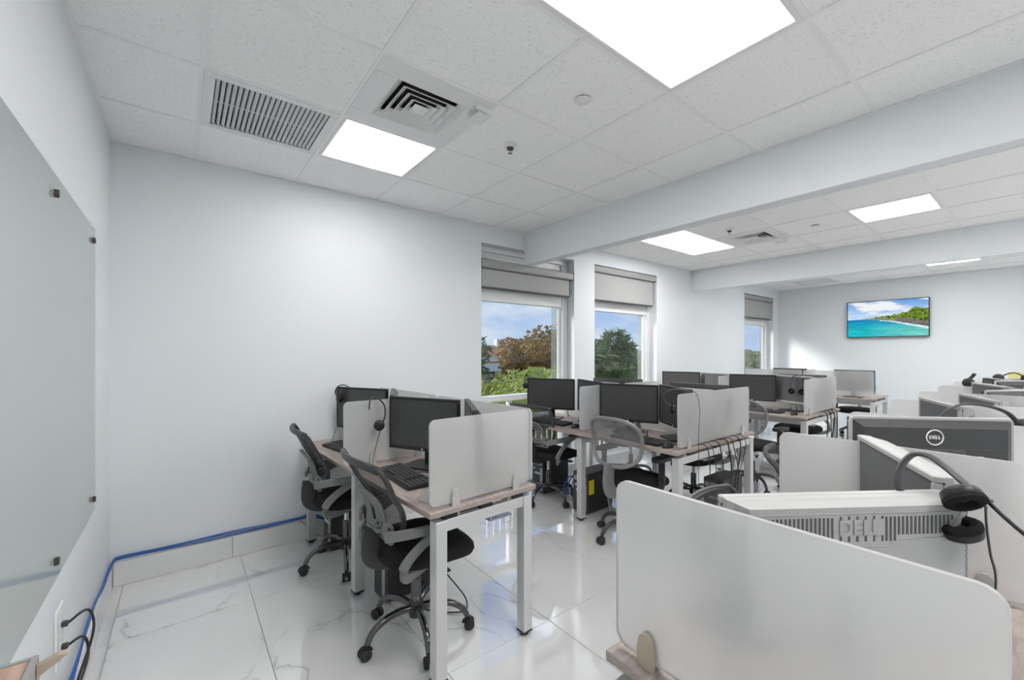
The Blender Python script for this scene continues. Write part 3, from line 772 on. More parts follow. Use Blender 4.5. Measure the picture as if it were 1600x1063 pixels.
        ro = rb.build('side_ribs', 'chair_grey', bk); ro['kind'] = 'stuff'
        MB().b2(X - .002, X + .0008, -.02, .05, zb + .085, zb + .105).build('rating_sticker', 'lt_plastic', bk)
    if kind == 'dell':
        X = .0385
        MB().b2(.030, .0392, -w + .035, w - .035, zb + h - .105, zb + h - .101, .0008).build('seam', 'charcoal', bk)
        ring = MB(); ring.tube([(X + .001, .0 + .026 * math.cos(a), zb + h - .062 + .026 * math.sin(a)) for a in [2 * math.pi * i / 40 for i in range(40)]], .0023, 6, closed=True)
        lg = ring.build('logo_ring', 'ink_white', bk)
        text_mesh('DELL', .0165, .002, 'logo_letters', 'ink_white', bk, slope_frame(0, zb + h - .062, X + .001))
        MB().b2(X - .001, X + .0012, .07, .15, zb + h - .155, zb + h - .125).build('rating_sticker', 'paper', bk)
        MB().b2(X - .001, X + .0012, -.20, -.12, zb + h - .155, zb + h - .125).build('rating_sticker', 'paper', bk)
        f2 = MB()
        f2.tube([(.012, a, b_) for a, b_ in rrect(-w, w, zb, zb + h, .012, 4)], .0075, 6, closed=True); f2.build('edge_trim', 'lt_plastic', e)
    return e
MON = {k: monitor(k) for k in ('black', 'light', 'dell')}

def bayloc(b, x, y):
    (ox, oy, rz) = b; c, s = math.cos(rz), math.sin(rz)
    return (ox + x * c - y * s, oy + x * s + y * c)
# bay: (front edge centre x, y, direction the user faces)
BAYS = {
    'A1': (*la(0, .46), A_RZ), 'A2': (*la(0, 1.42), A_RZ),
    'B1': (D2[0], D2[1] + .47, 0), 'B2': (D2[0], D2[1] + 1.40, 0), 'B3': (D2[0] + 1.22, D2[1] + .47, math.pi), 'B4': (D2[0] + 1.22, D2[1] + 1.40, math.pi),
    'C1': (D3[0], D3[1] + .47, 0), 'C2': (D3[0], D3[1] + 1.40, 0), 'C3': (D3[0] + 1.16, D3[1] + .47, math.pi), 'C4': (D3[0] + 1.16, D3[1] + 1.40, math.pi),
    'E1': (D4[0] + .86, D4[1] + .47, math.pi), 'E2': (D4[0] + .86, D4[1] + 1.40, math.pi)}
for i in range(7): BAYS['F%d' % (i + 1)] = ((FGX[i] + FGX[i + 1]) / 2 + (.03 if i == 0 else 0), .645, R(-90))
BN = {'A1': 'the near seat of the wall side desk', 'A2': 'the far seat of the wall side desk',
      'B1': 'the near front seat of the desk with hanging cables', 'B2': 'the window side front seat of the desk with hanging cables',
      'B3': 'the near rear seat of the desk with hanging cables', 'B4': 'the window side rear seat of the desk with hanging cables',
      'C1': 'the near front seat of the second double desk', 'C2': 'the window side front seat of the second double desk',
      'C3': 'the near rear seat of the second double desk', 'C4': 'the window side rear seat of the second double desk',
      'E1': 'the near seat of the farthest desk', 'E2': 'the window side seat of the farthest desk',
      'F1': 'the first seat of the foreground row', 'F2': 'the second seat of the foreground row', 'F3': 'the third seat of the foreground row', 'F4': 'the fourth seat of the foreground row',
      'F5': 'the fifth seat of the foreground row', 'F6': 'the sixth seat of the foreground row', 'F7': 'the last seat of the foreground row'}
MG = 'monitors set in pairs on the desks'
def mon(bay, side, kind, label, x=.35, y=.235, a=23.0, dz=0.0):
    """side +1: user's left, -1: user's right"""
    b = BAYS[bay]; p_ = bayloc(b, x, side * y)
    return inst(MON[kind], (p_[0], p_[1], TOP + dz), b[2] + R(a) * side, label, MG, 'monitor')
mon('A1', 1, 'black', 'black monitor at the near seat of the wall side desk, a headset mirrored in it')
mon('A1', -1, 'black', 'black monitor seen edge on behind the end panel of the wall side desk', x=.39, y=.195, a=30)
mon('A2', 1, 'black', 'black monitor with a headset on its corner, against the blank wall')
mon('A2', -1, 'black', 'black monitor seen edge on behind the headset panel of the wall side desk', x=.395, y=.205, a=26)
mon('B1', 1, 'black', 'black monitor in the centre facing out, behind the round backed chair', a=19, y=.20)
mon('B1', -1, 'black', 'dark monitor seen edge on beside the panel above the hanging cables', x=.41, a=32, y=.20)
mon('B2', 1, 'black', 'black monitor below the window with the beam, a headset on its corner', a=30, y=.25)
mon('B2', -1, 'black', 'black monitor behind the panel at the window side of the central monitor', x=.44, y=.20)
mon('B3', 1, 'black', 'dark backed monitor seen over the spine of the desk with hanging cables', a=4, y=.15)
mon('B4', 1, 'black', 'dark backed monitor at the rear window side of the desk with hanging cables', y=.20)
mon('C1', 1, 'black', 'black monitor of the second double desk left of its grey monitor', a=14, y=.21)
mon('C1', -1, 'light', 'grey screened monitor of the second double desk beside a hanging headset', a=20, y=.185, x=.42)
mon('C2', 1, 'black', 'black monitor of the second double desk near the middle window', a=18)
mon('C2', -1, 'light', 'grey monitor at the window side of the second double desk', x=.42, y=.20)
mon('C3', 1, 'black', 'dark monitor at the near rear of the second double desk', a=6, y=.17)
mon('E1', 1, 'black', 'monitor blurred behind the panel of the farthest desk, near end', a=0, x=.69, y=.19)
mon('E2', 1, 'black', 'monitor at the window end of the farthest desk', a=0, x=.69)
mon('F1', -1, 'light', 'large white backed monitor with vent slots in the foreground', x=.36, y=.18, a=35, dz=-.024)
mon('F1', 1, 'light', 'monitor seen edge on with a headset hooked on its corner', x=.375, y=.245, a=28, dz=.004)
mon('F2', -1, 'dell', 'dark backed monitor with a round white logo in the foreground row', x=.36, y=.055, a=47, dz=.035)
mon('F3', 1, 'light', 'light monitor seen edge on past the dark backed monitor', x=.27, y=.10, a=24, dz=.01)
mon('F4', 1, 'light', 'light monitor at the fourth seat of the foreground row, turned inwards', x=.36, y=-.12, a=22, dz=.0)
mon('F5', 1, 'light', 'light monitor at the fifth seat of the foreground row, turned inwards', x=.33, y=.18, a=24, dz=.02)
mon('F5', -1, 'dell', 'dark backed monitor at the fifth seat of the foreground row', x=.47, y=.2, a=30)
mon('F6', 1, 'dell', 'dark monitor at the sixth seat of the foreground row, turned inwards', x=.33, y=.2, a=24, dz=.02)
mon('F6', -1, 'dell', 'dark backed monitor with a round logo far down the foreground row', x=.48, y=.2, a=34, dz=.03)
mon('F7', -1, 'dell', 'dark monitor at the last seat of the foreground row', x=.33, y=.2, a=24, dz=.0)
# ------------------------------------------------------------------ chairs
def chair_base(e, rot, chrome=True):
    mt = 'dark_chrome' if chrome else 'chair_dark'
    MB().lathe([(0, .095), (.034, .095), (.038, .11), (.038, .165), (.030, .175), (0, .175)], 18).build('base_hub', 'black' if chrome else 'chair_dark', e)
    leg = MB().tube(curve_pts([(.025, 0, .140), (.10, 0, .150), (.18, 0, .140), (.235, 0, .108), (.262, 0, .062)], 5), [.0185 - .0045 * i / 20 for i in range(21)], 8).mesh('base_leg', mt)
    cs = MB()
    for s in (-1, 1): cs.lathe([(0, -.009), (.022, -.009), (.027, -.006), (.027, .006), (.022, .009), (0, .009)], 14, (.272, s * .016, .0275), 'y')
    cs.lathe([(0, .03), (.011, .03), (.011, .07), (0, .07)], 10, (.262, 0, 0))
    cs.prism([(.262 + .029 * math.cos(R(a)), .032 + .026 * math.sin(R(a))) for a in range(0, 181, 20)], -.0055, .0055, Matrix(((1, 0, 0, 0), (0, 0, 1, 0), (0, 1, 0, 0), (0, 0, 0, 1))))
    cme = cs.mesh('caster', 'rubber')
    for i in range(5):
        a = rot + 2 * math.pi * i / 5
        o = bpy.data.objects.new('base_leg', leg); COL.objects.link(o); o.parent = e; o.rotation_euler = (0, 0, a)
        c = bpy.data.objects.new('caster', cme); COL.objects.link(c); c.parent = o; c.location = (0, 0, 0)
    MB().lathe([(0, .10), (.026, .10), (.026, .285), (.022, .29), (0, .29)], 16).build('gas_lift', 'dark_chrome' if chrome else 'black', e)
    MB().lathe([(0, .28), (.0145, .28), (.0145, .41), (0, .41)], 14).build('gas_piston', 'chrome', e)
    m = MB().b2(-.09, .09, -.07, .07, .405, .435, .006); m.tube([(.03, -.06, .418), (.03, -.22, .412)], .006, 6); m.b2(.01, .05, -.27, -.21, .408, .418, .003)
    m.build('tilt_mechanism', 'black', e)
def chair_seat(e, mt='fabric'):
    def ring(sc, z, fall):
        out = []
        for i in range(36):
            a = 2 * math.pi * i / 36; c_, s_ = math.cos(a), math.sin(a)
            x = .235 * sc * math.copysign(abs(c_) ** .62, c_); y = .245 * sc * math.copysign(abs(s_) ** .62, s_)
            y *= 1 + .06 * (x / .235)
            out.append((x + .03, y, z - fall * max(0, x / .235) ** 2))
        return out
    MB().loft([ring(.86, .432, .01), ring(.97, .440, .02), ring(1.0, .462, .028), ring(.985, .485, .03), ring(.92, .500, .03), ring(.7, .507, .022), ring(.3, .503, .004)]).build('seat_cushion', mt, e)
def mesh_chair():
    e = proto(empty('mesh_chair')); chair_base(e, R(41)); chair_seat(e)
    Z0, Z1 = .585, .945
    def prof(s): return -.205 + .022 * math.sin(math.pi * min(1, s / .6)) - .125 * s ** 1.7
    def hw(s): return .165 + .085 * min(1, s / .8) ** .8 - .012 * max(0, s - .85) / .15
    def pt(s, u): return (prof(s) + .040 * u * u, u * hw(s), Z0 + (Z1 - Z0) * s)
    per = [pt(0, -1 + 2 * i / 8) for i in range(9)] + [pt(i / 16, 1) for i in range(1, 16)] + [pt(1, 1 - .06)] + [pt(1, .85 - 1.7 * i / 10) for i in range(11)] + [pt(1, -.94)] + [pt(1 - i / 16, -1) for i in range(1, 16)]
    MB().tube(per, .0125, 8, closed=True).build('back_frame', 'chair_dark', e)
    top = MB().band(curve_pts([pt(.97, -.95), pt(1.0, -.5), pt(1.005, 0), pt(1.0, .5), pt(.97, .95)], 5), .016, .036, (0, 0, 1)); top.build('top_rail', 'chair_dark', e)
    n, k = 14, 10; vv = []; ff = []
    for j in range(n + 1):
        for i in range(k + 1): vv.append(pt(.03 + .95 * j / n, -.97 + 1.94 * i / k))
    ff = [(j * (k + 1) + i, j * (k + 1) + i + 1, (j + 1) * (k + 1) + i + 1, (j + 1) * (k + 1) + i) for j in range(n) for i in range(k)]
    MB().add(vv, ff, True).build('back_mesh', 'mesh', e)
    # grey lumbar support: nested loops in front of a plate
    def back(y, z, d=.022): 
        s = (z - Z0) / (Z1 - Z0); u = y / hw(max(0, s)); return (prof(max(0, s)) + .040 * u * u - d, y, z)
    lb = MB()
    for w_, z0, z1, r in ((.105, .60, .795, .0095), (.072, .62, .765, .0085), (.040, .635, .735, .0075)):
        lb.tube([back(a, b) for a, b in rrect(-w_, w_, z0, z1, w_ * .55, 5)], r, 6, closed=True)
    lb.build('lumbar_support', 'chair_grey', e)
    lp = [(-.155, .56), (.155, .56), (.165, .60), (.150, .645), (.11, .66), (.10, .615), (-.10, .615), (-.11, .66), (-.150, .645), (-.165, .60)]
    q = MB(); q.add([back(a, b, .016) for a, b in lp] + [back(a, b, .032) for a, b in lp], [tuple(range(10)), tuple(range(19, 9, -1))] + [(i, (i + 1) % 10, 10 + (i + 1) % 10, 10 + i) for i in range(10)])
    bp = q.build('back_plate', 'chair_grey', e)
    sc = MB()
    for a, b in ((-.145, .635), (.145, .635), (-.135, .582), (.135, .582)): sc.lathe([(0, -.003), (.008, -.003), (.008, .003), (0, .003)], 10, back(a, b, .033), 'x')
    sc.build('screw', 'black', bp)
    MB().band(curve_pts([back(0, .60, .026), (-.235, 0, .53), (-.225, 0, .46), (-.15, 0, .425), (-.05, 0, .42)], 5), .09, .02, (0, 1, 0)).build('back_stem', 'chair_dark', e)
    for s in (-1, 1):
        lo = curve_pts([(.03, s * .13, .425), (-.09, s * .19, .418), (-.165, s * .245, .437), (-.185, s * .262, .487), (-.140, s * .268, .545), (-.045, s * .270, .605), (.06, s * .270, .640), (.17, s * .268, .652)], 5)
        up = curve_pts([(-.225, s * .160, .605), (-.205, s * .210, .622), (-.15, s * .250, .632), (-.06, s * .268, .635), (.05, s * .270, .643)], 5)
        a = MB()
        a.band(lo, .020, .044, (s * .25, 0, 1) if False else (0, 0, 1), ); 
        o = a.build('armrest', 'chair_grey', e)
        MB().band(up, .018, .046, (0, 0, 1)).build('arm_link', 'chair_grey', o)
        MB().band([(.0, s * .268, .660), (.08, s * .268, .668), (.17, s * .266, .670), (.215, s * .262, .662)], .052, .014, (0, 0, 1)).build('arm_pad', 'black', o)
    return e
def hoop_chair():
    e = proto(empty('hoop_chair')); chair_base(e, R(20), False); chair_seat(e)
    Z0, Z1 = .60, .955
    def bx(z): s = (z - Z0) / (Z1 - Z0); return -.235 + .03 * math.sin(math.pi * s) - .05 * max(0, s - .4)
    per = []
    for i in range(44):
        a = 2 * math.pi * i / 44; c_, s_ = math.cos(a), math.sin(a)
        y = .232 * math.copysign(abs(c_) ** .72, c_); z = (Z0 + Z1) / 2 + (Z1 - Z0) / 2 * math.copysign(abs(s_) ** .62, s_)
        y *= .90 + .12 * (z - Z0) / (Z1 - Z0)
        per.append((bx(z) + .9 * y * y, y, z))
    MB().band(per, .026, .028, (1, 0, 0), closed=True).build('back_frame', 'chair_grey', e)
    n = 12; k = 10; vv = []
    for j in range(n + 1):
        z = Z0 + .01 + (Z1 - Z0 - .02) * j / n; q = abs((z - (Z0 + Z1) / 2) / ((Z1 - Z0) / 2))
        h = .232 * (max(0, 1 - q ** (1 / .31)) ** .36) * (.90 + .12 * (z - Z0) / (Z1 - Z0))
        for i in range(k + 1): y = h * (-1 + 2 * i / k); vv.append((bx(z) + .9 * y * y, y, z))
    ff = [(j * (k + 1) + i, j * (k + 1) + i + 1, (j + 1) * (k + 1) + i + 1, (j + 1) * (k + 1) + i) for j in range(n) for i in range(k)]
    MB().add(vv, ff, True).build('back_mesh', 'mesh_lt', e)
    MB().band(curve_pts([(bx(.60) - .012, 0, .625), (-.262, 0, .55), (-.262, 0, .46), (-.22, 0, .415), (-.08, 0, .412)], 6), .115, .026, (0, 1, 0)).build('back_spine', 'chair_grey', e)
    for s in (-1, 1):
        a = MB().band(curve_pts([(.0, s * .12, .425), (.01, s * .22, .428), (.015, s * .262, .455), (.02, s * .265, .56), (.02, s * .265, .645)], 5), .05, .016, (1, 0, 0)).build('armrest', 'chair_dark', e)
        MB().prism(rrect(-.10, .14, -.042, .042, .035, 4), .645, .672, Matrix.Translation((.03, s * .262, 0))).build('arm_pad', 'black', a)
        MB().lathe([(0, -.012), (.022, -.012), (.022, .012), (0, .012)], 14, (.02, s * .275, .52), 'y').build('height_knob', 'black', a)
    return e
MC, HC = mesh_chair(), hoop_chair()
CG1, CG2 = 'mesh backed chairs with swept arms', 'round backed mesh chairs'
def chair(pr, x, y, rz, label): return inst(pr, (x, y, 0), R(rz), label, CG1 if pr is MC else CG2, 'chair')
chair(MC, .94, 2.05, 1, 'mesh backed grey and black chair nearest the camera at the wall side desk')
chair(MC, .885, 3.05, -3, 'mesh backed grey and black chair by the blank wall, beyond the nearest one')
chair(MC, 2.80, 3.09, 8, 'mesh backed chair at the desk below the window with the beam')
chair(HC, 2.72, 2.06, 2, 'round backed mesh chair before the central black monitor')
chair(MC, 3.82, 2.15, 176, 'black chair behind the cables hanging from the desk end')
chair(HC, 3.98, 3.0, 170, 'round backed chair at the window side rear of the desk with hanging cables')
chair(HC, 4.74, 2.0, -4, 'round backed grey mesh chair in the aisle before the second double desk')
chair(MC, 5.15, 3.1, 10, 'mesh backed chair at the window side of the second double desk')
chair(MC, 6.25, 2.05, 172, 'black chair at the near rear of the second double desk')
chair(HC, 6.45, 3.0, 175, 'round backed chair at the window side rear of the second double desk')
chair(HC, 8.95, 2.1, 180, 'chair at the near seat of the farthest desk')
c_ = chair(MC, 1.66, .57, -84, 'dark chair top just behind the large foreground panel'); c_.scale = (1, 1, .915)
c_ = chair(MC, 2.72, .72, -70, 'chair at the second seat of the foreground row, edge of its back showing'); c_.scale = (1, 1, .93)

# ------------------------------------------------------------------ computers, keyboards, mice
def tower():
    e = proto(empty('computer_tower')); w, d, h = .085, .36, .36
    MB().b2(.012, d, -w, w, .008, h, .004).build('case', 'black', e)
    MB().b2(0, .014, -w + .001, w - .001, .008, h, .005).build('front_bezel', 'charcoal', e)
    MB().b2(-.002, .001, -w + .012, w - .012, h - .075, h - .035, .001).build('drive_bay', 'mid_plastic', e)
    MB().b2(-.002, .001, -w + .012, -w + .05, .03, h - .10, .001).build('silver_strip', 'alu', e)
    MB().b2(-.0025, .001, -.05, .045, h - .17, h - .15).build('sticker', 'ink_white', e)
    MB().lathe([(0, -.004), (.011, -.004), (.011, .002), (0, .002)], 14, (0, .05, h - .115), 'x').build('power_button', 'alu', e)
    f = MB()
    for a in (.05, d - .05):
        for b in (-.06, .06): f.lathe([(0, 0), (.012, 0), (.012, .009), (0, .009)], 10, (a, b, 0))
    f.build('feet', 'rubber', e)
    f = MB()
    for i in range(10): f.b2(d - .001, d + .001, -.06, .03, .05 + i * .022, .058 + i * .022)
    f.build('rear_slots', 'mid_plastic', e)
    return e
TW = tower(); TG = 'black computer towers under the desks'
def tow(x, y, rz, label): return inst(TW, (x, y, 0), R(rz), label, TG, 'computer')
tow(.905, 2.47, 2, 'black computer tower behind the base of the nearest mesh chair')
tow(.835, 3.35, 2, 'black computer tower beside the far leg of the wall side desk')
tow(2.86, 3.32, 0, 'black computer tower under the desk by the first window')
t_ = tow(2.80, 2.665, 2, 'black computer tower with a yellow note on its side')
MB().b2(.02, .09, -.0865, -.0855, .17, .30).build('yellow_note', 'yellow', t_)
tow(3.55, 1.82, 0, 'black computer tower below the cables hanging from the desk end')
tow(5.4, 1.85, 0, 'black computer tower under the near end of the second double desk')
def keyboard():
    e = proto(empty('keyboard')); L, D_ = .225, .075
    q = lambda x_, m_, z_: z_
    MB().add([(-D_, -L, .004), (-D_, L, .004), (D_, L, .004), (D_, -L, .004), (-D_, -L, .014), (-D_, L, .014), (D_, L, .024), (D_, -L, .024)],
             [(0, 1, 2, 3), (4, 5, 6, 7), (0, 1, 5, 4), (1, 2, 6, 5), (2, 3, 7, 6), (3, 0, 4, 7)]).build('tray', 'black', e)
    k = MB()
    for r in range(6):
        xx = -.058 + r * .0225; zz = .015 + (xx + D_) / (2 * D_) * .010
        for c in range(21):
            if c in (15,) or (c in (18,) and r in (5,)): continue
            if r == 0 and 4 <= c <= 9:
                if c == 4: k.b2(xx - .009, xx + .009, -L + .012 + 4 * .0213, -L + .012 + 10 * .0213 - .003, zz, zz + .006)
                continue
            y0 = -L + .010 + c * .0213; k.b2(xx - .0088, xx + .0088, -(y0), -(y0 + .0183), zz, zz + .006)
    o = k.build('keys', 'charcoal', e); o['kind'] = 'stuff'
    f = MB()
    for s in (-1, 1): f.b2(.05, .06, s * .17 - .02, s * .17 + .02, 0, .012)
    for s in (-1, 1): f.b2(-.06, -.05, s * .17 - .02, s * .17 + .02, 0, .006)
    f.build('feet', 'rubber', e)
    return e
KB = keyboard(); KG = 'black keyboards'
def kb(bay, label, x=.13, y=.02, a=0):
    b = BAYS[bay]; p_ = bayloc(b, x, y); return inst(KB, (p_[0], p_[1], TOP), b[2] + R(a), label, KG, 'keyboard')
kb('A1', 'black keyboard at the near seat of the wall side desk', .16, .10, -4)
kb('A2', 'black keyboard at the far seat of the wall side desk', .17, .05, 6)
kb('B1', 'black keyboard before the central black monitor', .14, -.06, -3)
kb('B2', 'black keyboard on the desk below the window with the beam', .15, .05, 8)
kb('C1', 'black keyboard at the near front seat of the second double desk')
kb('C2', 'black keyboard at the window side front of the second double desk')
kb('F1', 'black keyboard behind the large foreground panel', .1, 0)
kb('F2', 'black keyboard at the second seat of the foreground row', .1, 0)
def mouse():
    e = proto(empty('computer_mouse')); rings = []
    for j in range(7):
        t = j / 6; z = .002 + .036 * math.sin(t * math.pi / 2); sc = math.cos(t * math.pi / 2) ** .55 if j < 6 else .05
        rings.append([(.056 * sc * math.cos(2 * math.pi * i / 20) - .006 * t, .032 * sc * math.sin(2 * math.pi * i / 20), z) for i in range(20)])
    MB().loft(rings).build('shell', 'black', e)
    MB().lathe([(0, -.003), (.007, -.003), (.007, .003), (0, .003)], 12, (.030, 0, .029), 'y').build('scroll_wheel', 'mid_plastic', e)
    MB().tube(curve_pts([(.05, 0, .008), (.09, .012, .004), (.16, -.01, .004), (.24, .03, .004), (.28, .03, .004)], 5), .002, 5).build('mouse_cord', 'black', e)
    return e
MS = mouse()
def ms(bay, label, x=.13, y=-.3, a=0):
    b = BAYS[bay]; p_ = bayloc(b, x, y); return inst(MS, (p_[0], p_[1], TOP), b[2] + R(a), label, 'black computer mice', 'mouse')
ms('B1', 'black mouse beside the panel above the hanging cables', .10, -.34)
ms('B2', 'black mouse on the desk by the first window', .16, -.30)
ms('C1', 'black mouse at the near corner of the second double desk', .10, -.33)
ms('A2', 'black mouse at the far seat of the wall side desk', .14, -.30)
# mouse pad at the near corner
o = MB().prism([(.085 * math.cos(2 * math.pi * i / 28), .085 * math.sin(2 * math.pi * i / 28)) for i in range(28)], 0, .003).build('mouse_pad', 'mid_plastic')
p_ = la(.13, .17); o.location = (p_[0], p_[1], TOP); tag(o, 'round grey mouse pad behind the end panel of the wall side desk', 'mouse pad')

# ------------------------------------------------------------------ headsets
def headset(name_label, P_band, cups, boom=None, cord=None, r=1.0, cup_axis=None):
    """everything given in metres in world space relative to the first band point"""
    o0 = Vector(P_band[0]); e = tag(empty('headset', o0), name_label, 'headset', 'black headsets')
    L = lambda q: Vector(q) - o0
    bp = curve_pts([L(q) for q in P_band], 6)
    nrm = (bp[len(bp) // 2] - bp[0]).cross(bp[-1] - bp[0])
    nrm.normalize()
    MB().band(bp, .018 * r, .008 * r, tuple(nrm)) if False else None
    hb = MB().sweep(bp, [(.005 * r * math.cos(2 * math.pi * i / 10), .011 * r * math.sin(2 * math.pi * i / 10)) for i in range(10)], up=tuple(nrm)).build('headband', 'charcoal', e)
    for c, ax in cups:
        c = L(c); ax = Vector(ax).normalized(); q = ax.to_track_quat('Z', 'Y').to_matrix().to_4x4(); mx = Matrix.Translation(c) @ q
        cu = MB().lathe([(0, -.012), (.022, -.012), (.031, -.006), (.033, .004), (.030, .010), (0, .010)], 20, mx=mx @ Matrix.Scale(r, 4)).build('earcup', 'black', e)
        MB().lathe([(.012, .009), (.018, .020), (.027, .022), (.034, .017), (.034, .009)], 20, mx=mx @ Matrix.Scale(r, 4)).build('cushion', 'black_soft', cu)
    if boom: 
        bo = MB().tube(curve_pts([L(q) for q in boom], 5), .0035 * r, 6).build('mic_boom', 'black', e)
        d = L(boom[-1]); MB().lathe([(0, -.012), (.006, -.010), (.006, .010), (0, .012)], 8, tuple(d), 'x').build('mic_tip', 'mid_plastic', bo)
    if cord: MB().tube(curve_pts([L(q) for q in cord], 6), .0022, 5).build('headset_cord', 'charcoal', e)
    return e
headset('large black headset hooked on a monitor corner in the right foreground',
        [(1.205, .075, 1.160), (1.225, .108, 1.182), (1.240, .138, 1.206), (1.258, .166, 1.222), (1.250, .190, 1.222), (1.228, .206, 1.198), (1.208, .208, 1.160), (1.212, .185, 1.115), (1.222, .130, 1.085)],
        [((1.195, .112, 1.166), (-.55, -.45, -.75)), ((1.215, .112, 1.087), (-.25, .2, .9))],
        [(1.205, .075, 1.158), (1.19, .055, 1.140), (1.182, .030, 1.118), (1.185, .008, 1.100)],
        [(1.205, .080, 1.150), (1.225, .080, 1.106), (1.24, .076, 1.05), (1.26, .070, .99), (1.29, .08, .85), (1.33, .11, .767)], r=1.0)
headset('headset hanging over the panel between the two seats of the wall side desk',
        [(.880, 2.575, 1.10), (.890, 2.590, 1.150), (.915, 2.605, 1.166), (.940, 2.585, 1.160), (.965, 2.555, 1.12), (.965, 2.545, 1.06), (.950, 2.545, 1.015)],
        [((.930, 2.545, 1.0), (.3, 1, .1))], None,
        [(.935, 2.54, .975), (.90, 2.52, .88), (.86, 2.45, .775), (.90, 2.3, .766)], r=.95)
headset('headset hanging from the corner of the monitor against the blank wall',
        [(1.02, 3.43, 1.170), (.985, 3.455, 1.190), (.95, 3.48, 1.18), (.93, 3.487, 1.14), (.94, 3.478, 1.10)],
        [((.952, 3.478, 1.085), (1, .3, 0))], None,
        [(.94, 3.47, 1.06), (.95, 3.42, .95), (.90, 3.40, .83), (.87, 3.36, .768)], r=.9)
headset('headset on the corner of the monitor below the window with the beam',
        [(2.87, 3.375, 1.178), (2.82, 3.39, 1.185), (2.775, 3.40, 1.165), (2.76, 3.405, 1.12)],
        [((2.765, 3.41, 1.10), (1, .3, 0))], None, None, r=.9)
headset('headset hanging over the front edge of the panel above the cables',
        [(2.735, 1.70, 1.05), (2.70, 1.745, 1.10), (2.70, 1.74, 1.15), (2.735, 1.70, 1.178), (2.785, 1.655, 1.178), (2.80, 1.60, 1.165)],
        [((2.745, 1.69, 1.035), (-.3, .9, 0))], None,
        [(2.80, 1.60, 1.165), (2.85, 1.585, 1.155), (2.90, 1.585, 1.05), (2.89, 1.585, .9), (2.86, 1.57, .74), (2.86, 1.57, .5)], r=.95)
headset('headset hanging before the grey monitor of the second double desk',
        [(5.43, 1.86, 1.02), (5.43, 1.875, 1.12), (5.465, 1.845, 1.176), (5.487, 1.81, 1.182), (5.45, 1.765, 1.13), (5.43, 1.76, 1.02)],
        [((5.43, 1.86, 1.0), (-1, .3, 0)), ((5.43, 1.76, 1.0), (-1, -.3, 0))], r=1.0)
headset('headset arched over a monitor past the dark backed monitor with the logo',
        [(2.79, .345, 1.10), (2.83, .315, 1.165), (2.91, .265, 1.198), (2.99, .195, 1.19), (3.05, .135, 1.16), (3.08, .10, 1.11)],
        [((2.78, .355, 1.08), (-1, .4, 0)), ((3.09, .09, 1.09), (1, -.4, 0))], r=1.2)
headset('small headset standing on the sixth panel of the foreground row',
        [(5.30, .47, 1.158), (5.305, .455, 1.20), (5.31, .43, 1.235), (5.30, .415, 1.262)], [((5.30, .45, 1.18), (1, .2, 0))], r=1.2)
headset('small headset lying on the far monitors of the foreground row',
        [(6.30, .32, 1.20), (6.32, .27, 1.235), (6.35, .22, 1.24), (6.38, .16, 1.205)], [((6.30, .33, 1.19), (1, .2, 0)), ((6.38, .15, 1.19), (1, .2, 0))], r=1.2)

# ------------------------------------------------------------------ loose cables
yy = D2[1] - .012
cl = ['leftmost thin black cable over the desk end, hanging from the tabletop', 'second cable from the left hanging over the desk end', 'third cable hanging over the desk end, touching the floor', 'thick black cable in the middle of those hanging over the desk end',
      'black cable crossing another under the desk end', 'sixth cable hanging over the desk end by the computer tower', 'rightmost cable hanging over the desk end near the rear leg']
for i, (x, dx, r) in enumerate(((2.97, .05, .004), (3.04, .10, .003), (3.15, .10, .0045), (3.28, .10, .006), (3.36, .16, .004), (3.47, -.05, .005), (3.56, -.12, .003))):
    cable([(x - .05, yy + .16, TOP + .005), (x - .01, yy + .05, TOP + .010), (x + .01, yy - .008, TOP + .002), (x + .03, yy - .022, .68), (x + dx * .6 + .03, yy - .01, .50), (x + dx, yy + .02, .28), (x + dx * 1.3, yy + .06, .08), (x + dx * 1.6 + .05, yy + .2, .01)], r, 'black', cl[i], 'cables hanging over the desk end', 'cable', 5)
yy = D3[1] - .012
cl = ['leftmost cable hanging over the end of the second double desk', 'second cable hanging over the end of the second double desk', 'third cable hanging over the end of the second double desk', 'rightmost cable hanging over the end of the second double desk']
for i, (x, dx) in enumerate(((5.66, .05), (5.78, .12), (5.90, -.04), (6.0, .1))):
    cable([(x - .05, yy + .16, TOP + .005), (x, yy + .05, TOP + .012), (x + .01, yy - .008, TOP + .002), (x + .03, yy - .02, .66), (x + dx, yy + .01, .3), (x + dx, yy + .1, .01)], .006, 'black', cl[i], 'cables over the end of the second double desk', 'cable', 5)
cable([(1.17, 2.18, TOP + .004), (1.08, 2.28, TOP + .006), (1.02, 2.36, TOP + .004), (1.06, 2.44, TOP + .004), (1.2, 2.5, TOP + .004)], .003, 'black', 'black cable lying above the keyboard of the near wall side seat')
cable([(1.16, 2.10, TOP + .004), (1.07, 2.20, TOP + .012), (1.04, 2.30, TOP + .004), (1.12, 2.42, TOP + .004), (1.22, 2.44, TOP + .004)], .0035, 'charcoal', 'grey cable loop by the monitor base of the near wall side seat')
cable([(2.93, 2.05, TOP + .05), (2.86, 1.98, TOP + .006), (2.82, 1.86, TOP + .004), (2.84, 1.74, TOP + .004), (2.92, 1.68, TOP + .004)], .004, 'black', 'thick black cable across the desk right of the central monitor')
cable([(2.95, 2.10, TOP + .04), (2.89, 2.0, TOP + .006), (2.88, 1.88, TOP + .004), (2.90, 1.76, TOP + .004), (2.97, 1.69, TOP + .004)], .003, 'charcoal', 'thin cable behind the thick one right of the central monitor')
cable([(1.10, 1.98, .40), (1.22, 1.93, .36), (1.31, 1.86, .36), (1.28, 1.82, .42), (1.2, 1.90, .46)], .004, 'black', 'black cable loop dangling below the seat of the nearest chair') if False else None
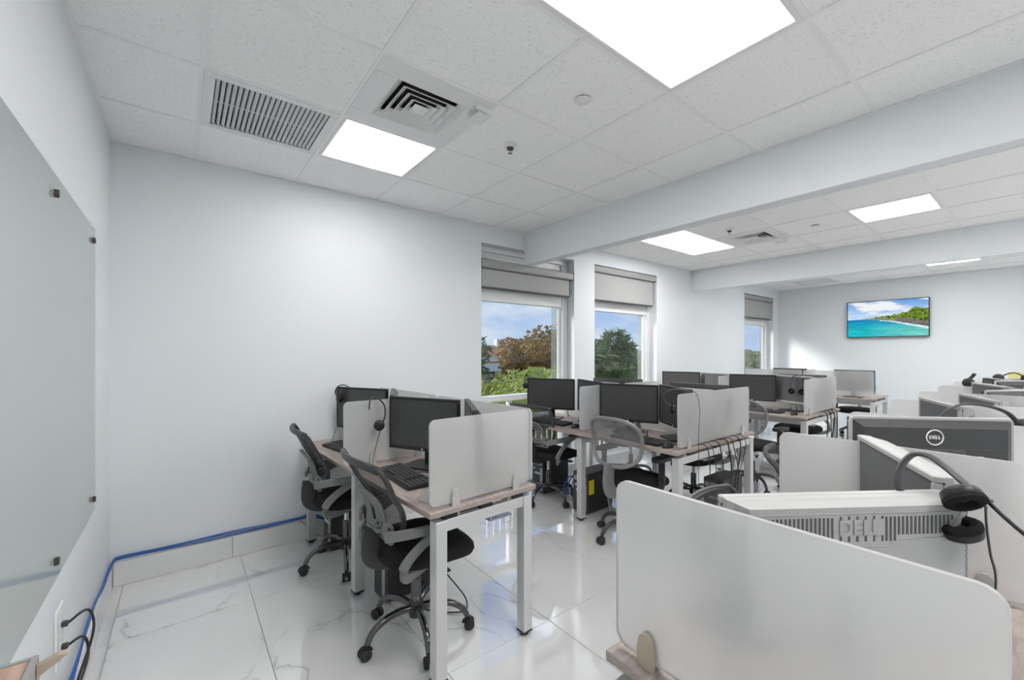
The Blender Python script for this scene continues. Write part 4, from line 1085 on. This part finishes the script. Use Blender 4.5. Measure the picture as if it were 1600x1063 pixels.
cable([(1.14, 2.45, .30), (1.24, 2.30, .12), (1.28, 2.12, .02), (1.20, 2.05, .008), (1.05, 2.25, .008), (1.2, 2.44, .05)], .004, 'black', 'black cable looping on the floor under the wall side desk')
for i, (x0, y0, l) in enumerate(((2.95, 2.55, 'white power cable trailing on the floor under the central monitor'), (3.05, 2.62, 'second pale cable trailing on the floor under the central monitor'))):
    cable([(x0 + .3, y0 + .1, .35), (x0 + .12, y0 + .02, .12), (x0, y0 - .15, .012), (x0 + .02, y0 - .35, .008), (x0 + .2, y0 - .5, .008), (x0 + .5, y0 - .52, .008)], .005, 'white_cable', l, None, 'cable', 5)
for i, (dx, l) in enumerate(((0, 'blue network cable looped beside the tower by the first window'), (.05, 'second blue network cable looped beside the tower by the first window'))):
    cable([(2.92 + dx, 2.98, .05), (2.88 + dx, 2.95, .15), (2.93 + dx, 2.93, .24), (3.0 + dx, 2.94, .20), (2.97 + dx, 2.95, .10), (3.05 + dx, 2.96, .02), (3.3, 3.0, .008)], .006, 'blue_cable', l, None, 'network_cable', 5)
e = tag(empty('robot_base', (3.18, 2.30, 0)), 'white round floor device under the central monitor desk', 'floor device')
MB().lathe([(0, .004), (.15, .004), (.16, .02), (.16, .05), (.15, .058), (0, .06)], 32).build('shell', 'white_gloss', e)
MB().lathe([(0, .058), (.05, .062), (.05, .066), (0, .068)], 20).build('top_cap', 'mid_plastic', e)
# sticky note far right
o = MB().box((0, 0, 0), (.003, .16, .075)).build('sticky_note', 'pale_yellow'); o.location = (7.02, .22, 1.195); o.rotation_euler = (0, 0, R(-4))
tag(o, 'pale yellow paper note stuck on the last panel of the foreground row', 'note')

# ------------------------------------------------------------------ outdoors
GZ = -6.5
def leafmat(name, c0, c1):
    m = mat(name, c0, .6, spec=.3)
    link(m, ramp(m, noise(m, coords(m), 1.7, 4, .7), [(.32, c0), (.68, c1)]), bsdf(m).inputs['Base Color'])
    t = m.node_tree; tl = N(t, 'ShaderNodeBsdfTranslucent'); tl.inputs[0].default_value = (*[min(1, q * 1.2) for q in c1], 1)
    mx = N(t, 'ShaderNodeMixShader'); mx.inputs[0].default_value = .40
    out = [n for n in t.nodes if n.type == 'OUTPUT_MATERIAL'][0]
    t.links.new(bsdf(m).outputs[0], mx.inputs[1]); t.links.new(tl.outputs[0], mx.inputs[2]); t.links.new(mx.outputs[0], out.inputs[0]); return m
M['leaf_green'] = leafmat('leaf_yellow_green', (.13, .17, .03), (.46, .50, .14))
M['leaf_brown'] = leafmat('leaf_brown_orange', (.14, .11, .03), (.46, .30, .10))
M['leaf_dark'] = leafmat('leaf_dark_green', (.07, .11, .035), (.27, .32, .13))
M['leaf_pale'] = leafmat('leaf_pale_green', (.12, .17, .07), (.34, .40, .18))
M['bark'] = mat('bark', (.16, .11, .075), .9)
M['grass'] = m = mat('grass_ground', (.16, .20, .07), .9)
link(m, ramp(m, noise(m, coords(m), .35, 5), [(.3, (.10, .14, .04)), (.7, (.28, .30, .13))]), bsdf(m).inputs['Base Color'])
M['stucco'] = mat('white_stucco', (.75, .72, .66), .8)
M['ochre'] = mat('ochre_wall', (.62, .36, .14), .8)
M['roof'] = mat('roof_tiles', (.36, .20, .13), .8)
M['dark_glass'] = mat('dark_window_glass', (.03, .04, .05), .15)
struct(MB().b2(-60, 400, YW + .6, 420, GZ - .3, GZ).build('ground', 'grass'))
def tree(x, y, ztop, rx, rz_, m, label, n=2600, leaf=.22, trunk=True, group='trees outside the windows', feather=False, cat='tree'):
    e = tag(empty('tree', (x, y, GZ)), label, cat, group); h = ztop - GZ; rnd = random.Random(int(x * 100 + y * 10))
    if trunk: MB().tube(curve_pts([(0, 0, 0), (.15, .1, h * .3), (-.1, .1, h * .55), (.1, 0, h - rz_)], 4), [.22 - .12 * i / 12 for i in range(13)], 8).build('trunk', 'bark', e)
    clumps = [(Vector((rnd.gauss(0, .45) * rx, rnd.gauss(0, .45) * rx, h - rz_ + rnd.uniform(-.75, .8) * rz_)), rnd.uniform(.28, .48) * rx) for _ in range(16)]
    clumps.append((Vector((0, 0, h - rz_ * .35)), .35 * rx))
    vv = []; ff = []
    for i in range(n):
        c, r = clumps[rnd.randrange(len(clumps))]
        d = Vector((rnd.gauss(0, 1), rnd.gauss(0, 1), rnd.gauss(0, 1))).normalized() * r * rnd.uniform(.6, 1.05)
        p0 = c + d
        if p0.z > h: p0.z = h - rnd.random() * .3
        a = Vector((rnd.gauss(0, 1), rnd.gauss(0, 1), rnd.gauss(0, .6) + (.8 if feather else 0))).normalized(); b = a.orthogonal().normalized()
        s = leaf * rnd.uniform(.6, 1.3); w = s * (.16 if feather else .42); L_ = s * (2.0 if feather else 1)
        k = len(vv); vv += [p0 - a * L_ * .5, p0 + b * w, p0 + a * L_ * .5, p0 - b * w]; ff.append((k, k + 1, k + 2, k + 3))
    o = MB().add(vv, ff).build('foliage', m, e); o['kind'] = 'stuff'
def along(u, d):     # a spot outside along the azimuth X/Y = u
    return u * d, d
tree(*along(.70, 9.0), .75, 2.6, 2.4, 'leaf_green', 'yellow green bush filling the lower part of the first window', 5200, .20)
tree(*along(.86, 10.5), .95, 2.4, 2.2, 'leaf_green', 'yellow green bush right of the first one, first window', 4200, .20)
tree(*along(.56, 11.0), .8, 2.4, 2.2, 'leaf_pale', 'pale bush left of the yellow green one outside the first window', 3200, .20)
tree(*along(.93, 15.0), 2.75, 2.3, 3.0, 'leaf_brown', 'brown orange tree on the right of the first window', 6000, .22)
tree(*along(.80, 17.0), 2.45, 1.7, 2.6, 'leaf_brown', 'lower brown tree beside the taller brown one', 3200, .22)
tree(*along(.645, 18.0), 2.6, 1.0, 2.0, 'leaf_dark', 'sparse dark tree at the left edge of the first window', 900, .26, feather=True)
tree(*along(1.17, 13.0), 2.45, 1.7, 2.6, 'leaf_dark', 'feathery dark green tree in the middle window', 4200, .30, feather=True)
tree(*along(1.30, 14.0), 1.9, 1.3, 2.4, 'leaf_dark', 'smaller feathery tree at the right of the middle window', 2600, .28, feather=True)
tree(*along(1.16, 10.5), -.2, 1.3, 1.2, 'leaf_brown', 'reddish shrub low in the middle window', 2000, .18)
tree(*along(1.38, 22.0), .2, 3.0, 2.0, 'leaf_green', 'low yellow green bush across the bottom of the middle window', 3600, .3)
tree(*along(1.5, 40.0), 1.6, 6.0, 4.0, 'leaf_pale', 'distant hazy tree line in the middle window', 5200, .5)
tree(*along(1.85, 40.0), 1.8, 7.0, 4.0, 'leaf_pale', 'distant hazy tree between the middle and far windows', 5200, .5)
tree(*along(2.38, 24.0), 1.75, 3.4, 3.4, 'leaf_pale', 'pale green tree in the farthest window', 5200, .32)
tree(*along(2.75, 26.0), 1.35, 3.4, 3.4, 'leaf_green', 'yellow green tree right of the pale one in the farthest window', 4200, .32)
tree(*along(.78, 60.0), 1.2, 12.0, 5.0, 'leaf_pale', 'far tree belt behind the house outside the first window', 6000, .8)
tree(*along(1.1, 60.0), 1.6, 11.0, 5.0, 'leaf_dark', 'far tree belt behind the middle window trees', 6000, .8)
hb = tag(empty('house', (*along(.742, 34.0), GZ), R(-15)), 'far white and ochre house with a tiled roof outside the first window', 'house')
MB().b2(-3.4, 3.4, -2.5, 2.5, 0, 7.1).build('wall', 'ochre', hb)
MB().b2(-3.6, 3.6, -2.7, 2.7, 7.1, 7.5).build('cornice', 'stucco', hb)
MB().b2(-3.7, 0, -3.2, -2.4, 6.2, 6.9).build('balcony', 'stucco', hb)
MB().add([(-3.8, -2.9, 7.5), (3.8, -2.9, 7.5), (3.8, 2.9, 7.5), (-3.8, 2.9, 7.5), (-2.2, 0, 8.6), (2.2, 0, 8.6)], [(0, 1, 2, 3), (0, 1, 5, 4), (2, 3, 4, 5), (1, 2, 5), (3, 0, 4)]).build('roof', 'roof', hb)
MB().b2(-1.2, -.4, -.4, .4, 8.1, 9.2).build('chimney', 'stucco', hb)
for xx in (-2.6, -.9, .9, 2.6):
    w_ = MB().b2(xx - .5, xx + .5, -2.56, -2.46, 5.0, 6.6).build('window', 'stucco', hb); MB().b2(xx - .42, xx + .42, -2.58, -2.55, 5.1, 6.5).build('pane', 'dark_glass', w_)
# white picket guard on the ledge outside each window
for i, (a, b) in enumerate(WINS):
    e = tag(empty('window_guard', ((a + b) / 2, YW + .34, 0)), 'white picket guard outside the %s window' % ('first', 'middle', 'farthest')[i], 'railing', 'white picket guards')
    w_ = (b - a) / 2
    MB().b2(-w_ - .05, w_ + .05, -.02, .02, .64, .70, .003).build('top_rail', 'win_frame', e)
    MB().b2(-w_ - .05, w_ + .05, -.02, .02, .06, .10, .003).build('bottom_rail', 'win_frame', e)
    pk = MB().b2(-.012, .012, -.01, .01, .10, .64).mesh('picket', 'win_frame'); n = 15
    for k in range(n):
        o = bpy.data.objects.new('picket', pk); COL.objects.link(o); o.parent = e; o.location = (-w_ + .04 + (2 * w_ - .08) * k / (n - 1), 0, 0)
    MB().b2(-w_ - .1, w_ + .1, -.119, .10, -.06, .06).build('ledge', 'stucco', e)

for o in PROTOS: kill(o)
